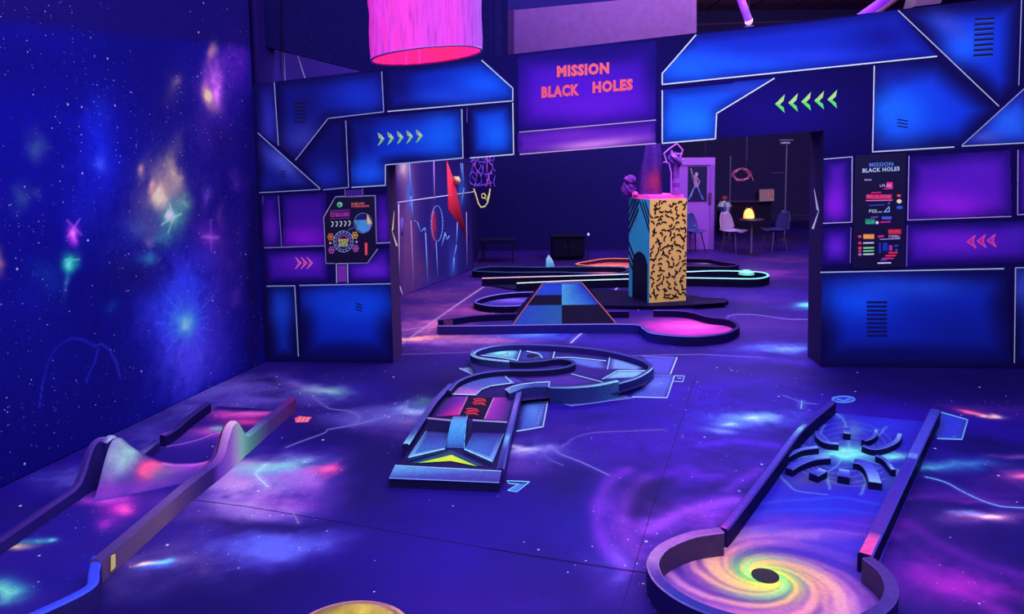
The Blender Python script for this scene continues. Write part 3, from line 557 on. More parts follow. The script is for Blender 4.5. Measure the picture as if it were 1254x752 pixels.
    Q([(1070, 80), (1150, 70), (1226, 132), (1180, 182), (1068, 186)], D, (18, 52, 214), .26, [(1098, 140, 44, 40, (26, 96, 246), 1.0), (1095, 92, 30, 14, (22, 24, 140), .7)])
    Q([(1100, 13), (1150, 6), (1252, -4), (1247, 104), (1225, 132)], D, (18, 44, 200), .22, [(1182, 56, 34, 26, (26, 84, 244), .95), (1160, 30, 30, 14, (60, 70, 180), .6, 30)])
    Q([(1178, 178), (1256, 106), (1262, 174)], (20, 26, 130), (34, 60, 214), .12, [(1236, 150, 30, 24, (36, 96, 240), .9), (1205, 168, 20, 8, (80, 90, 200), .6)])
    Q([(1255, -8), (1330, -16), (1330, 100), (1252, 104)], D, mid, .2)
    # violet middle band
    V1 = (48, 14, 140); V2 = (96, 22, 200)
    Q([(320, 240), (341, 239), (343, 302), (323, 303)], D2, V1, .08, [(332, 280, 12, 20, (84, 24, 180), .9)])
    Q([(346, 239), (400, 236), (398, 301), (347, 302)], D2, V1, .08, [(375, 290, 32, 18, (122, 20, 204), 1.0), (375, 262, 26, 20, (64, 18, 160), .7)])
    Q([(459, 238), (477, 237), (478, 297), (460, 298)], D2, V1, .07, [(470, 280, 10, 24, (90, 26, 190), .8)])
    Q([(325, 308), (400, 307), (402, 345), (327, 346)], D2, (58, 18, 160), .09, [(370, 322, 30, 14, (104, 26, 204), .9)])
    Q([(426, 323), (450, 322), (462, 306), (478, 304), (479, 345), (427, 345)], D2, (58, 18, 160), .09, [(455, 330, 26, 12, (100, 34, 210), .9)])
    Q([(1008, 195), (1043, 192), (1043, 271), (1008, 273)], D2, (70, 22, 170), .12, [(1022, 250, 16, 26, (124, 26, 214), .95)])
    Q([(1008, 279), (1042, 278), (1041, 323), (1006, 325)], D2, (58, 18, 160), .12, [(1023, 302, 14, 14, (96, 30, 206), .9)])
    Q([(1113, 192), (1237, 184), (1239, 263), (1112, 269)], D2, (72, 20, 176), .16, [(1165, 250, 60, 22, (132, 26, 220), 1.0), (1200, 215, 50, 30, (88, 26, 196), .7)])
    Q([(1111, 275), (1262, 270), (1262, 321), (1110, 326)], D2, (62, 18, 168), .12, [(1170, 296, 60, 16, (108, 28, 210), .95), (1245, 290, 20, 16, (70, 30, 190), .7)])
    Q([(1246, 184), (1330, 180), (1330, 258), (1246, 263)], D2, (84, 24, 190), .10)
    # blue skirting panels
    Q([(327, 350), (360, 350), (365, 440), (331, 440)], D, (16, 40, 170), .16, [(345, 378, 16, 26, (26, 66, 206), .9)])
    Q([(367, 349), (478, 347), (482, 441), (369, 441)], D, (14, 40, 190), .26, [(440, 372, 50, 24, (14, 74, 240), 1.0), (410, 366, 50, 16, (20, 60, 216), .9), (425, 432, 60, 14, (12, 12, 104), .8)])
    Q([(1005, 334), (1232, 329), (1238, 446), (1006, 446)], D, (15, 34, 178), .30, [(1050, 368, 50, 26, (16, 76, 246), 1.0), (1110, 352, 90, 16, (30, 70, 224), .9), (1180, 410, 60, 30, (14, 24, 140), .7), (1120, 436, 120, 12, (12, 12, 100), .8)])
    Q([(1243, 328), (1330, 325), (1330, 446), (1242, 445)], D, (24, 40, 170), .2, [(1252, 350, 20, 30, (50, 70, 200), .9)])
    base = np.array([PW.o.x, PW.o.y, 0]); e = np.array([PW.e.x, PW.e.y, 0])
    X = base + P[:, :1] * e + P[:, 1:] * np.array([0, 0, 1])
    ob = raw_mesh('wall_front', X, Fc, p.c, M_WALL, k=KW)
    mb = MB(); w2 = lambda s, z, o=0: PW.w(s, z, o); dkc = (26, 14, 70)
    T = THK
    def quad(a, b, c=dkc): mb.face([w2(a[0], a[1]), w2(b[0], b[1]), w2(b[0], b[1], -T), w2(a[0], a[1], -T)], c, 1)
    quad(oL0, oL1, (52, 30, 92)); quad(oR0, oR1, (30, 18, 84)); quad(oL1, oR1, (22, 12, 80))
    quad((s0, topz(s0)), (s9, topz(s9))); quad((s9, 0), (s9, topz(s9))); quad((s0, 0), (s0, topz(s0)))
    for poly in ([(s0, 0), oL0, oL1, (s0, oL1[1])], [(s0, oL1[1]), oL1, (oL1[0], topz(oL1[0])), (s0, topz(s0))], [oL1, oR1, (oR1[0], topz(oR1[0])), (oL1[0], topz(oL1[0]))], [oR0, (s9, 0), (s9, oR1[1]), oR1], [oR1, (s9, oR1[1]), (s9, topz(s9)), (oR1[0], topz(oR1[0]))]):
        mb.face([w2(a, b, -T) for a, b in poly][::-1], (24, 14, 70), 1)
    fn = lambda x, y: W(x, y, .0025)
    br = (214, 226, 255); m1 = (150, 160, 235); dm = (92, 86, 190)
    for pts, w_, c in [
        ([(336, 101), (341, 178)], 1.4, m1), ([(316, 163), (392, 231)], 1.5, m1), ([(318, 236), (392, 232)], 1.3, m1), ([(362, 196), (402, 145), (470, 137)], 1.4, m1), ([(467.5, 88), (470, 137)], 1.4, m1), ([(475, 136.5), (628, 123.5), (628, 108), (590, 74)], 1.7, (200, 214, 255)), ([(423.5, 148), (427, 229.5), (396, 232.5)], 1.3, m1), ([(431, 229.5), (472, 227), (472, 202), (567, 193.5), (565.5, 134)], 1.7, (176, 196, 250)), ([(576, 193.5), (629, 189), (628, 126)], 1.8, br), ([(572, 132), (572, 150)], 1.2, dm),
        ([(636, 162), (803, 147)], 1.5, (206, 160, 240)), ([(637, 189), (803, 175.5)], 1.6, (220, 170, 236)),
        ([(852, 43), (811, 90), (811, 103.5), (1147, 69)], 2.0, br), ([(811, 111), (811, 175.5), (876, 170), (877.5, 139), (948, 96)], 2.0, br), ([(1070.5, 81), (1068.5, 186), (1168, 180)], 1.9, (206, 210, 250)), ([(1100, 13), (1223, 130)], 1.8, (176, 180, 230)), ([(1251, -3), (1247.5, 104)], 1.5, m1), ([(1178, 179), (1330, 171)], 1.7, (180, 186, 240)), ([(1178, 178), (1256, 107)], 1.6, (150, 160, 225)),
        ([(341, 240), (345, 302)], 1.3, (130, 100, 210)), ([(324, 303.5), (398, 301)], 1.4, (150, 130, 220)), ([(460, 298), (478, 297)], 1.4, (170, 160, 230)), ([(322, 240), (322, 250)], .8, dm),
        ([(327, 350.5), (361, 350), (365.5, 436)], 1.6, (160, 180, 235)), ([(367, 349.5), (478, 347.5)], 1.8, (150, 170, 245)),
        ([(1009, 195), (1043.5, 192), (1043, 272), (1008, 273.5)], 1.4, (190, 180, 250)), ([(1042, 279), (1041, 322)], 1.2, (140, 110, 220)), ([(1113, 191), (1111.5, 269.5), (1238, 265)], 1.4, (180, 150, 240)), ([(1111, 276), (1110, 326)], 1.2, (130, 100, 210)), ([(1246.5, 184), (1246, 263), (1330, 258)], 1.4, (180, 150, 240)),
        ([(1005, 333.5), (1229, 329)], 1.8, (190, 200, 255)), ([(1242, 444), (1243.5, 328), (1330, 325)], 1.7, (170, 180, 235)),
        # tracery round the instrument board
        ([(411, 241), (459.5, 239.5), (461, 298)], 1.4, (160, 150, 230)), ([(411, 241), (396.5, 266), (399.5, 322.5), (410, 322.5)], 1.4, (170, 170, 240)), ([(426, 322.5), (450, 322), (462.5, 305)], 1.4, (170, 170, 240)), ([(422.5, 232), (423, 242), (444.5, 240.5), (444, 231)], 1.2, (140, 110, 210)), ([(412.5, 346), (412, 323), (425.5, 322.5), (426, 346)], 1.5, (190, 190, 250))]:
        strip(mb, fn, pts, w_ * .78, tuple(np.array(c) * .9), 0)
    mb.face([fn(424, 233), fn(443, 232), fn(443, 239.5), fn(424, 241)], (60, 24, 130), 0)
    mb.face([fn(414, 325), fn(424, 324.5), fn(424.5, 345), fn(414, 345.5)], (120, 40, 170), 0)
    f2 = lambda x, y: W(x, y, .004)
    # chevrons
    for i in range(5):
        x = 462.5 + i * 11.7; y = 170 - i * .9
        mb.face([f2(x, y - 8), f2(x + 4, y - 5.5), f2(x + 8.5, y), f2(x + 4, y)], (190, 226, 200), 0); mb.face([f2(x, y + 9), f2(x + 4, y), f2(x + 8.5, y), f2(x + 4, y + 6)], (120, 196, 130), 0)
        mb.face([f2(x + 4, y - 5.5), f2(x, y - 8), f2(x + 1.5, y - 1), f2(x + 4, y)], (150, 200, 160), 0)
    for i in range(5):
        x = 949 + i * 16; y = 127.5 - i * 1.4
        mb.face([f2(x, y), f2(x + 12, y - 12), f2(x + 10.5, y - 4), f2(x + 6, y + .5)], (160, 240, 130), 0); mb.face([f2(x, y), f2(x + 6, y + .5), f2(x + 10.5, y + 4), f2(x + 12, y + 11)], (84, 226, 110), 0)
    for i in range(3):
        x = 362 + i * 7; y = 322
        mb.face([f2(x, y - 7), f2(x + 7, y), f2(x, y + 7), f2(x + 3, y)], (232, 60, 150), 0)
        strip(mb, lambda a, b: W(a, b, .005), [(x, y - 7), (x + 7, y), (x, y + 7)], .9, (255, 130, 200), 0)
    for i in range(3):
        x = 1184 + i * 12.3; y = 296 - i * .7
        mb.face([f2(x, y), f2(x + 10, y - 8), f2(x + 7, y), f2(x + 11, y + 8)], (180, 30, 160), 0)
        strip(mb, lambda a, b: W(a, b, .005), [(x + 10, y - 8), (x, y), (x + 11, y + 8), (x + 7, y), (x + 10, y - 8)], 1, (226, 80, 180), 0)
    # painted louvres
    for i in range(8): y = 23 + i * 6.3; strip(mb, f2, [(1194.5 - i * .25, y + 1), (1216.5 - i * .25, y - .4)], 3.0, (14, 10, 78), 0); strip(mb, f2, [(1194.5 - i * .25, y + 3), (1216.5 - i * .25, y + 1.6)], .7, (44, 100, 250), 0)
    for i in range(3): strip(mb, f2, [(1099, 146 + i * 4), (1111.5, 148 + i * 4)], 1.1, (20, 16, 100), 0)
    for i in range(9): y = 370 + i * 5.1; strip(mb, f2, [(1062, y), (1085.5, y)], 2.4, (12, 12, 84), 0)
    for i in range(6): y = 126 + i * 4.6; strip(mb, f2, [(360 + i * .1, y + .5), (374 + i * .1, y - .6)], 1.5, (10, 8, 60), 0)
    for i in range(3): strip(mb, f2, [(436, 371 + i * 3.6), (443.5, 373.5 + i * 3.6)], 1.2, (10, 14, 90), 0)
    for i in range(3): strip(mb, f2, [(343, 210 + i * 3), (350, 210 + i * 3)], 1, (14, 14, 90), 0)
    # title lettering
    put_text(mb, 'MISSION', f2, (682, 95), (746, 90.5), 14.5, (255, 92, 120), .06, 0)
    put_text(mb, 'BLACK', f2, (663, 120.5), (709.5, 117), 14.5, (250, 84, 124), .06, 0)
    put_text(mb, 'HOLES', f2, (725.5, 114.5), (775, 110.5), 14.5, (252, 88, 122), .06, 0)
    # chevrons painted in the two reveals of the opening
    def jamb(px0, off0, s_at, pts, c):
        pass
    for (e0, e1, sgn, pts) in ((oL0, oL1, 1, [(482, 261, .62), (479.5, 284, .30), (484.5, 306, .72)]), (oR0, oR1, -1, [(998, 233, .62), (1004, 259, .25), (999, 284, .62)])):
        pp = []
        for (x, y, b) in pts:
            z = PW.hit(x, y)[1]; t = (z - e0[1]) / (e1[1] - e0[1]); s_ = e0[0] + (e1[0] - e0[0]) * t + sgn * .002
            pp.append((s_, z, -T * b))
        for a, b in ((0, 1), (1, 2)):
            p0, p1 = pp[a], pp[b]; d = .07
            mb.face([w2(p0[0], p0[1], p0[2]), w2(p1[0], p1[1], p1[2]), w2(p1[0], p1[1], p1[2] - d), w2(p0[0], p0[1], p0[2] - d * .2)], (240, 255, 170) if sgn > 0 else (200, 255, 240), 0)
    join_mb(ob, mb, [M_LINE, M_PLAIN], KW)
    return struct(ob)
front_wall()

# ------------------------------------------------------------------ boards on the front wall
def board(name, label, outline, col, deco, th=.012):
    c = sum((W(*p) for p in outline), Vector()) / len(outline); zmin = min(W(*p).z for p in outline)
    t = thing(name, label, 'sign', (c.x, c.y, zmin))
    mb = MB(); back = [W(x, y, .0005) for x, y in outline]; frt = [W(x, y, th) for x, y in outline]
    mb.prism(back, frt, col, col); deco(mb, lambda x, y: W(x, y, th + .0015)); mb.build('panel', M_PAPER, t, k=KW); return t
def glyphs(mb, fn, x0, x1, y, h, col, sl=0, n=None, gap=.35):
    rnd = random.Random(int(x0 * 7 + y * 13)); n = n or max(2, int((x1 - x0) / (h * .9))); w = (x1 - x0) / n
    for i in range(n):
        x = x0 + i * w; yy = y + sl * (x - x0); ww = w * (1 - gap)
        k = rnd.randint(0, 4)
        strip(mb, fn, [(x, yy), (x, yy - h)], .55, col)
        if k != 1: strip(mb, fn, [(x, yy - h), (x + ww, yy - h)], .55, col)
        if k in (0, 2, 3): strip(mb, fn, [(x, yy - h * .5), (x + ww, yy - h * .5)], .5, col)
        if k in (1, 2, 4): strip(mb, fn, [(x, yy), (x + ww, yy)], .55, col)
        if k in (0, 4): strip(mb, fn, [(x + ww, yy), (x + ww, yy - h)], .55, col)
def ringp(mb, fn, cx, cy, rx, ry, w, col, n=24, a0=0, a1=2 * math.pi):
    pts = [(cx + rx * math.cos(a0 + (a1 - a0) * i / n), cy + ry * math.sin(a0 + (a1 - a0) * i / n)) for i in range(n + 1)]
    strip(mb, fn, pts, w, col)
def disc(mb, fn, cx, cy, rx, ry, col, n=20, a0=0, a1=2 * math.pi, off=0):
    pts = [(cx + rx * math.cos(a0 + (a1 - a0) * i / n), cy + ry * math.sin(a0 + (a1 - a0) * i / n)) for i in range(n + (0 if a1 - a0 > 6.2 else 1))]
    mb.face([fn(*p) for p in pts][::-1], col)
def deco_left(mb, fn):
    disc(mb, fn, 416.5, 250.5, 3.4, 3.2, (110, 236, 160)); fn2 = lambda x, y: fn(x, y) + PW.n * .001
    disc(mb, fn2, 416, 251, 1.3, 1.6, (20, 90, 70))
    glyphs(mb, fn, 431, 447, 250.5, 2.2, (226, 110, 90), -.02); glyphs(mb, fn, 431, 453, 253.6, 1.8, (214, 90, 110), -.02)
    mb.face([fn(405, 259), fn(429, 258), fn(429, 265), (fn(405, 266))][::-1], (96, 24, 120))
    ringp(mb, fn2, 407.5, 263, 2, 2.2, .8, (236, 90, 130)); glyphs(mb, fn2, 412, 428, 264.6, 3.2, (214, 70, 190), -.03)
    strip(mb, fn, [(405, 258), (429, 256.5)], .5, (130, 70, 190)); strip(mb, fn, [(405, 268), (429, 266.8)], .5, (130, 70, 190))
    for i in range(5):
        x = 406.5 + i * 5.2; y = 274.5 - i * .25; strip(mb, fn, [(x, y - 3), (x + 1.8, y - 2.4), (x + 2, y), (x + .3, y + 3)], 1.1, (206, 240, 220))
    # planet dial
    disc(mb, fn, 445, 273, 11, 12.2, (24, 24, 100))
    mb.face([fn2(434, 269.5), fn2(450, 269), fn2(452, 282), fn2(445, 285), fn2(438, 281)], (70, 150, 220)); mb.face([fn2(434, 269.5), fn2(438, 281), fn2(441, 270)], (120, 200, 240)); mb.face([fn2(450, 261.5), fn2(456, 273), fn2(449.5, 275)], (246, 190, 130)); mb.face([fn2(449.5, 275), fn2(456, 273), fn2(452, 282)], (130, 140, 220))
    ringp(mb, fn2, 445, 273, 11, 12.2, .6, (110, 130, 220))
    # large gauge
    disc(mb, fn, 421, 295.5, 11, 12, (16, 16, 76)); ringp(mb, fn2, 421, 295.5, 11.8, 13, .8, (100, 170, 220), 32); ringp(mb, fn2, 421, 295.5, 9, 10, .9, (150, 110, 220), 28); ringp(mb, fn2, 421, 295.5, 6.5, 7.4, .8, (230, 90, 150), 20, math.pi, 2 * math.pi)
    for i in range(4): glyphs(mb, fn2, 415.5, 427, 294.5 + i * 2.4, 1.7, [(190, 220, 120), (214, 200, 110), (150, 220, 150), (220, 190, 140)][i])
    for i in range(16):
        a = i * math.pi / 8; strip(mb, fn2, [(421 + 10 * math.cos(a), 295.5 + 11 * math.sin(a)), (421 + 11.6 * math.cos(a), 295.5 + 12.6 * math.sin(a))], .6, (180, 200, 240))
    for (x, y, c) in ((405.5, 290, (250, 130, 70)), (435, 288, (250, 170, 70)), (406.5, 306, (190, 80, 200)), (436, 304, (200, 90, 200))):
        ringp(mb, fn, x, y, 3, 3.6, 1.0, c, 12); disc(mb, fn, x, y, 1.5, 1.8, c, 8)
        for i in range(6):
            a = i * math.pi / 3; strip(mb, fn2, [(x + 3 * math.cos(a), y + 3.6 * math.sin(a)), (x + 4 * math.cos(a), y + 4.6 * math.sin(a))], .9, c)
    disc(mb, fn, 405, 297.5, 1.6, 1.4, (230, 150, 140), 8); disc(mb, fn, 437, 296, 1.6, 1.4, (190, 150, 210), 8)
    mb.face([fn(447, 297), fn(450.5, 297), fn(450.5, 312), fn(447.3, 312.5)], (226, 44, 84)); strip(mb, fn2, [(448.8, 298), (449, 311)], 1, (255, 130, 110))
    glyphs(mb, fn, 427, 434, 282, 1.6, (90, 70, 170), -.4)
board('instrument_board', 'black instrument board with round dials painted on the wall left of the opening', [(411, 242), (459, 240.5), (461, 305), (450, 321), (400, 321.5), (397.5, 266)], (16, 8, 50), deco_left)
def deco_right(mb, fn):
    fn2 = lambda x, y: fn(x, y) + PW.n * .001
    put_text(mb, 'MISSION', fn, (1064, 204.5), (1093, 203.2), 5, (84, 130, 232), .02); put_text(mb, 'BLACK HOLES', fn, (1055.5, 211.5), (1101, 209), 5.2, (170, 190, 246), .03)
    glyphs(mb, fn, 1058, 1067, 221, 1.4, (150, 140, 210))
    def rect(x0, x1, y0, y1, c): mb.face([fn(x0, y1), fn(x1, y1), fn(x1, y0), fn(x0, y0)], c)
    rect(1085, 1092.5, 223, 230.5, (226, 40, 130)); glyphs(mb, fn2, 1077, 1091, 228.5, 2.6, (190, 180, 240)); strip(mb, fn, [(1081, 231.3), (1092, 231)], 1, (200, 50, 150))
    strip(mb, fn, [(1067, 236), (1078, 235.5)], 1.4, (220, 30, 110))
    rect(1060, 1091.5, 238, 243.5, (200, 24, 100)); glyphs(mb, fn2, 1061, 1091, 242.6, 3.4, (250, 90, 150)); strip(mb, fn, [(1060, 245.6), (1092, 245)], 1.2, (250, 120, 180))
    disc(mb, fn, 1100, 239.5, 2.6, 1.8, (230, 70, 70), 10); disc(mb, fn, 1100.4, 246.4, 3.1, 2.6, (255, 214, 190), 12); disc(mb, fn, 1101, 254, 4, 2.2, (40, 80, 210), 12)
    strip(mb, fn, [(1064, 251.5), (1082, 250.6)], 1.5, (40, 60, 190)); glyphs(mb, fn, 1064, 1074, 260, 3.2, (180, 214, 240)); strip(mb, fn, [(1074, 259.6), (1079, 259.4)], 1, (150, 170, 220))
    strip(mb, fn, [(1082, 259.5), (1088, 253), (1088.5, 259), (1083, 259.3)], 1, (140, 180, 250)); strip(mb, fn, [(1087, 250), (1089, 247.5)], .8, (90, 130, 230))
    strip(mb, fn, [(1066, 266.5), (1074, 265.4)], 1.8, (110, 60, 190)); rect(1059, 1071, 268, 274.5, (24, 130, 110)); glyphs(mb, fn2, 1060, 1070, 273.4, 2.4, (90, 230, 170)); disc(mb, fn, 1073.5, 272.5, 2, 2, (236, 220, 250), 8)
    rect(1079, 1091, 265, 268.5, (60, 90, 220)); strip(mb, fn, [(1078, 272), (1089, 271.4)], 2, (190, 30, 130))
    for y, c, c2 in ((289.5, (236, 60, 90), (246, 130, 70)), (297.5, (220, 50, 100), (190, 190, 230)), (303.5, (236, 60, 90), (150, 236, 150)), (307.3, (200, 40, 90), (110, 226, 150)), (311.3, (150, 110, 210), (190, 226, 200))):
        disc(mb, fn, 1052.3, y, 2.3, 1.8, c, 10)
        if y < 295: rect(1056.5, 1070, y - 3, y + 3, c2); glyphs(mb, fn2, 1057, 1069.5, y + 1.3, 2.5, (255, 210, 110))
        else: strip(mb, fn, [(1057, y), (1069, y - .4)], 1.9, c2)
    rect(1087, 1103, 280.5, 286.5, (190, 20, 70)); glyphs(mb, fn2, 1087.5, 1102.5, 285, 3, (250, 70, 110)); strip(mb, fn, [(1075, 289.5), (1081, 289)], 2.6, (190, 40, 130)); glyphs(mb, fn, 1088, 1103, 291, 3, (190, 160, 230)); strip(mb, fn, [(1077, 293), (1101, 292)], .9, (170, 150, 230))
    rect(1080.5, 1086, 297, 307, (24, 50, 190)); rect(1075.5, 1078, 297, 310, (40, 40, 170)); rect(1088, 1092, 300, 307, (170, 50, 170)); glyphs(mb, fn, 1095, 1100, 302, 2, (60, 100, 230)); glyphs(mb, fn, 1096, 1099, 307, 2, (60, 100, 230))
    for y, a, b, c in ((309.5, 1088, 1098, (230, 40, 100)), (313, 1084, 1096, (240, 50, 90)), (316.5, 1080, 1093, (200, 40, 130)), (318.5, 1078, 1085, (60, 60, 200))): strip(mb, fn, [(a, y), (b, y - .4)], 1.9, c)
    strip(mb, fn, [(1074.5, 322), (1090, 321.6)], 1.6, (226, 220, 246))
board('course_board', 'tall black course map board with tiny neon writing on the wall right of the opening', [(1047, 190.5), (1109.5, 187), (1106, 327), (1043, 329.5)], (13, 8, 56), deco_right)

# ================================================================== BACK ROOM SHELL
KB = 1.2
PM = Plane(fl(491, 363), fl(574, 332))        # mural wall on the left of the room behind
def mural_wall():
    s_a = -3.0; s_b = PM.hit(579, 331)[0]
    S = np.arange(s_a, s_b, .014); Z = np.concatenate([np.arange(0, 2.7, .014), np.arange(2.7, 6.3, .1)]); U, V = np.meshgrid(S, Z); nx, ny = len(S), len(Z); U, V = U.ravel(), V.ravel()
    p = Paint(U, V, PM.hit, (34, 22, 108), warp=.03, wscale=4, seed=15)
    for a in [(500, 280, 14, 120, (104, 60, 124), .9), (494, 205, 8, 16, (190, 170, 190), .8), (512, 330, 20, 30, (84, 50, 110), .7), (540, 270, 26, 60, (30, 30, 120), .7), (502, 240, 5, 20, (60, 110, 220), .8), (566, 236, 6, 20, (60, 120, 230), .8), (555, 320, 5, 24, (60, 110, 230), .8), (560, 300, 22, 40, (36, 34, 130), .6), (535, 345, 30, 10, (60, 40, 140), .6), (531, 275, 4, 20, (190, 40, 80), .7), (572, 280, 8, 60, (28, 20, 90), .7)]: p.blob(*a, n=.2)
    zt = np.clip((V - 2.6) / .3, 0, 1)[:, None]; p.c = p.c * (1 - zt) + np.array((34, 18, 116)) * zt
    e = np.array([PM.e.x, PM.e.y, 0]); X = np.array([PM.o.x, PM.o.y, 0]) + U[:, None] * e + V[:, None] * np.array([0, 0, 1])
    i = np.arange(nx * ny).reshape(ny, nx); Fc = np.stack([i[:-1, :-1], i[:-1, 1:], i[1:, 1:], i[1:, :-1]], -1).reshape(-1, 4)
    ob = raw_mesh('wall_backroom_left', X, Fc, p.c, M_WALL, k=KB)
    mb = MB(); fn = lambda x, y: PM.p(x, y, .006); bl = (90, 130, 235); vi = (150, 120, 220)
    mb.face([fn(547, 197), fn(556, 222), fn(571, 289), fn(549, 256)][::-1], (236, 44, 84)); f2 = lambda x, y: PM.p(x, y, .010)
    mb.face([f2(554.6, 216), f2(557.4, 221), f2(556, 225.5)], (250, 214, 190))
    for pts, w_, c in [([(487, 248), (580, 235)], 1.1, (190, 190, 240)), ([(501, 200), (503, 240), (506, 270), (511, 272), (515, 284), (520, 279), (521, 285), (524, 350)], .9, bl), ([(531, 195), (532, 245)], .8, vi), ([(524, 351), (545, 351)], .7, vi),
                       ([(534, 297), (536, 340)], .7, bl), ([(541, 301), (545, 285), (547, 294), (550, 289)], .9, (110, 150, 240)), ([(560, 272), (559, 300), (556, 315), (555, 335)], 1, bl), ([(566, 200), (568, 230), (565, 252)], 1, bl), ([(571, 260), (572, 325)], .6, vi), ([(488, 250), (489, 350), (494, 364)], .9, (180, 150, 210)), ([(503, 270), (507, 360)], .7, (140, 110, 190)), ([(564, 200), (566, 222)], .8, bl)]: strip(mb, fn, pts, w_, c)
    ringp(mb, fn, 535, 274, 7, 22, .9, bl, 30); ringp(mb, fn, 535, 276, 6, 20, 1.2, (220, 60, 90), 16, math.pi * .6, math.pi * 1.3); disc(mb, f2, 492, 277, 2, 11, (80, 60, 170), 14)
    join_mb(ob, mb, [M_LINE], KB)
    md = ob.modifiers.new('thickness', 'SOLIDIFY'); md.thickness = .1; md.offset = -1
    return struct(ob)
mural_wall()
YB = 16.2
def slab(name, x0, x1, y0, y1, z0, z1, col, mat=M_PLAIN, k=1.0):
    mb = MB(); mb.box(x0, x1, y0, y1, z0, z1, col); return struct(mb.build(name, mat, k=k))
xm = PM.w(PM.hit(579, 331)[0], 0)
slab('wall_backroom_rear', xm.x - .1, 3.55, YB, YB + .15, 0, 6.3, (13, 7, 80), k=1.6)
slab('wall_backroom_nook', xm.x - .12, xm.x, xm.y, YB + .1, 0, 6.3, (16, 8, 76), k=1.8)
slab('wall_backroom_recess', 3.43, 3.55, YB + .15, 22.5, 0, 6.3, (16, 10, 60), k=1.5)
def rear_wall():
    mb = MB(); y = 22.5; c = (24, 18, 62); mb.box(3.4, 12, y, y + .15, 0, 6.3, c)
    g = lambda a, b: atY(a, b, y - .01)
    for pts, w_, cc in [([(864, 170), (864, 262)], 1, (44, 34, 96)), ([(915, 160), (915, 195)], .8, (60, 44, 110)), ([(1000, 165), (1000, 262)], 1, (40, 30, 90)), ([(860, 262), (1010, 264)], 1.2, (36, 26, 80)), ([(945, 212), (960, 211)], .9, (60, 48, 120)), ([(850, 30), (1100, 22)], 2, (50, 30, 80))]: strip(mb, g, pts, w_, cc)
    return struct(mb.build('wall_backroom_far', M_PLAIN, k=2.8))
rear_wall()
slab('wall_right', 11.9, 12.05, -1.5, 22.6, 0, 6.3, (20, 12, 90))
def ceiling():
    mb = MB(); mb.box(-6, 12, -1.5, 22.6, 6.3, 6.4, (110, 64, 120))
    for i in range(13): mb.box(-6, 12, 1 + i * 1.7, 1.05 + i * 1.7, 6.285, 6.3, (60, 30, 80))
    for i in range(15): mb.box(-5 + i * 1.2, -4.96 + i * 1.2, -1.5, 22.6, 6.285, 6.3, (60, 30, 80))
    return struct(mb.build('ceiling', M_PLAIN))
ceiling()
# dark hanging bulkhead behind the left end of the front wall
def bulkhead():
    mb = MB(); Y = 8.3; g = lambda a, b: atY(a, b, Y)
    P = [(300, 51), (345, 62), (452, 89), (622, 89), (622, -120), (300, -120)]
    a = [g(*q) for q in P]; mb.prism([q + Vector((0, .15, 0)) for q in a], a, (17, 9, 96), (12, 6, 70))
    strip(mb, lambda x, y: atY(x, y, Y - .006), [(345, 62), (343.5, -40)], 3.5, (10, 5, 60)); strip(mb, lambda x, y: atY(x, y, Y - .006), [(601, 85), (600, -20)], 1, (30, 20, 110)); strip(mb, lambda x, y: atY(x, y, Y - .006), [(611, 85), (610, -20)], 8, (26, 14, 100))
    return struct(mb.build('trim_1', M_CLOTH))
bulkhead()
def beam():
    mb = MB(); Y = 11.2; g = lambda a, b, d=0: atY(a, b, Y) + Vector((0, d, 0))
    mb2 = [(629, 100), (853, 90), (853, -9), (629, 12.5)]
    mb.face([g(*q) for q in mb2], [(74, 40, 128), (84, 48, 126), (98, 58, 140), (84, 46, 140)])
    L = [g(629, 12.5), g(629, 100), g(615, 101) + Vector((0, .5, 0)), g(615, 6) + Vector((0, .5, 0))]
    mb.face(L, (104, 62, 166)); mb.face([g(853, 90), g(853, -9), g(853, -9, .5), g(853, 90, .5)], (40, 22, 80)); mb.face([g(629, 12.5), g(615, 6) + Vector((0, .5, 0)), g(853, -9, .5), g(853, -9)], (60, 34, 110))
    mb.face([g(629, 100), g(853, 90), g(853, 90, .5), g(615, 101) + Vector((0, .5, 0))], (40, 22, 90)); mb.face([g(615, 101) + Vector((0, .5, 0)), g(853, 90, .5), g(853, -9, .5), g(615, 6) + Vector((0, .5, 0))], (40, 22, 80))
    strip(mb, lambda x, y: atY(x, y, Y - .004), [(629.5, 95), (629.5, 14)], 1, (60, 30, 120))
    return struct(mb.build('trim_2', M_PLAIN, k=.6))
beam()

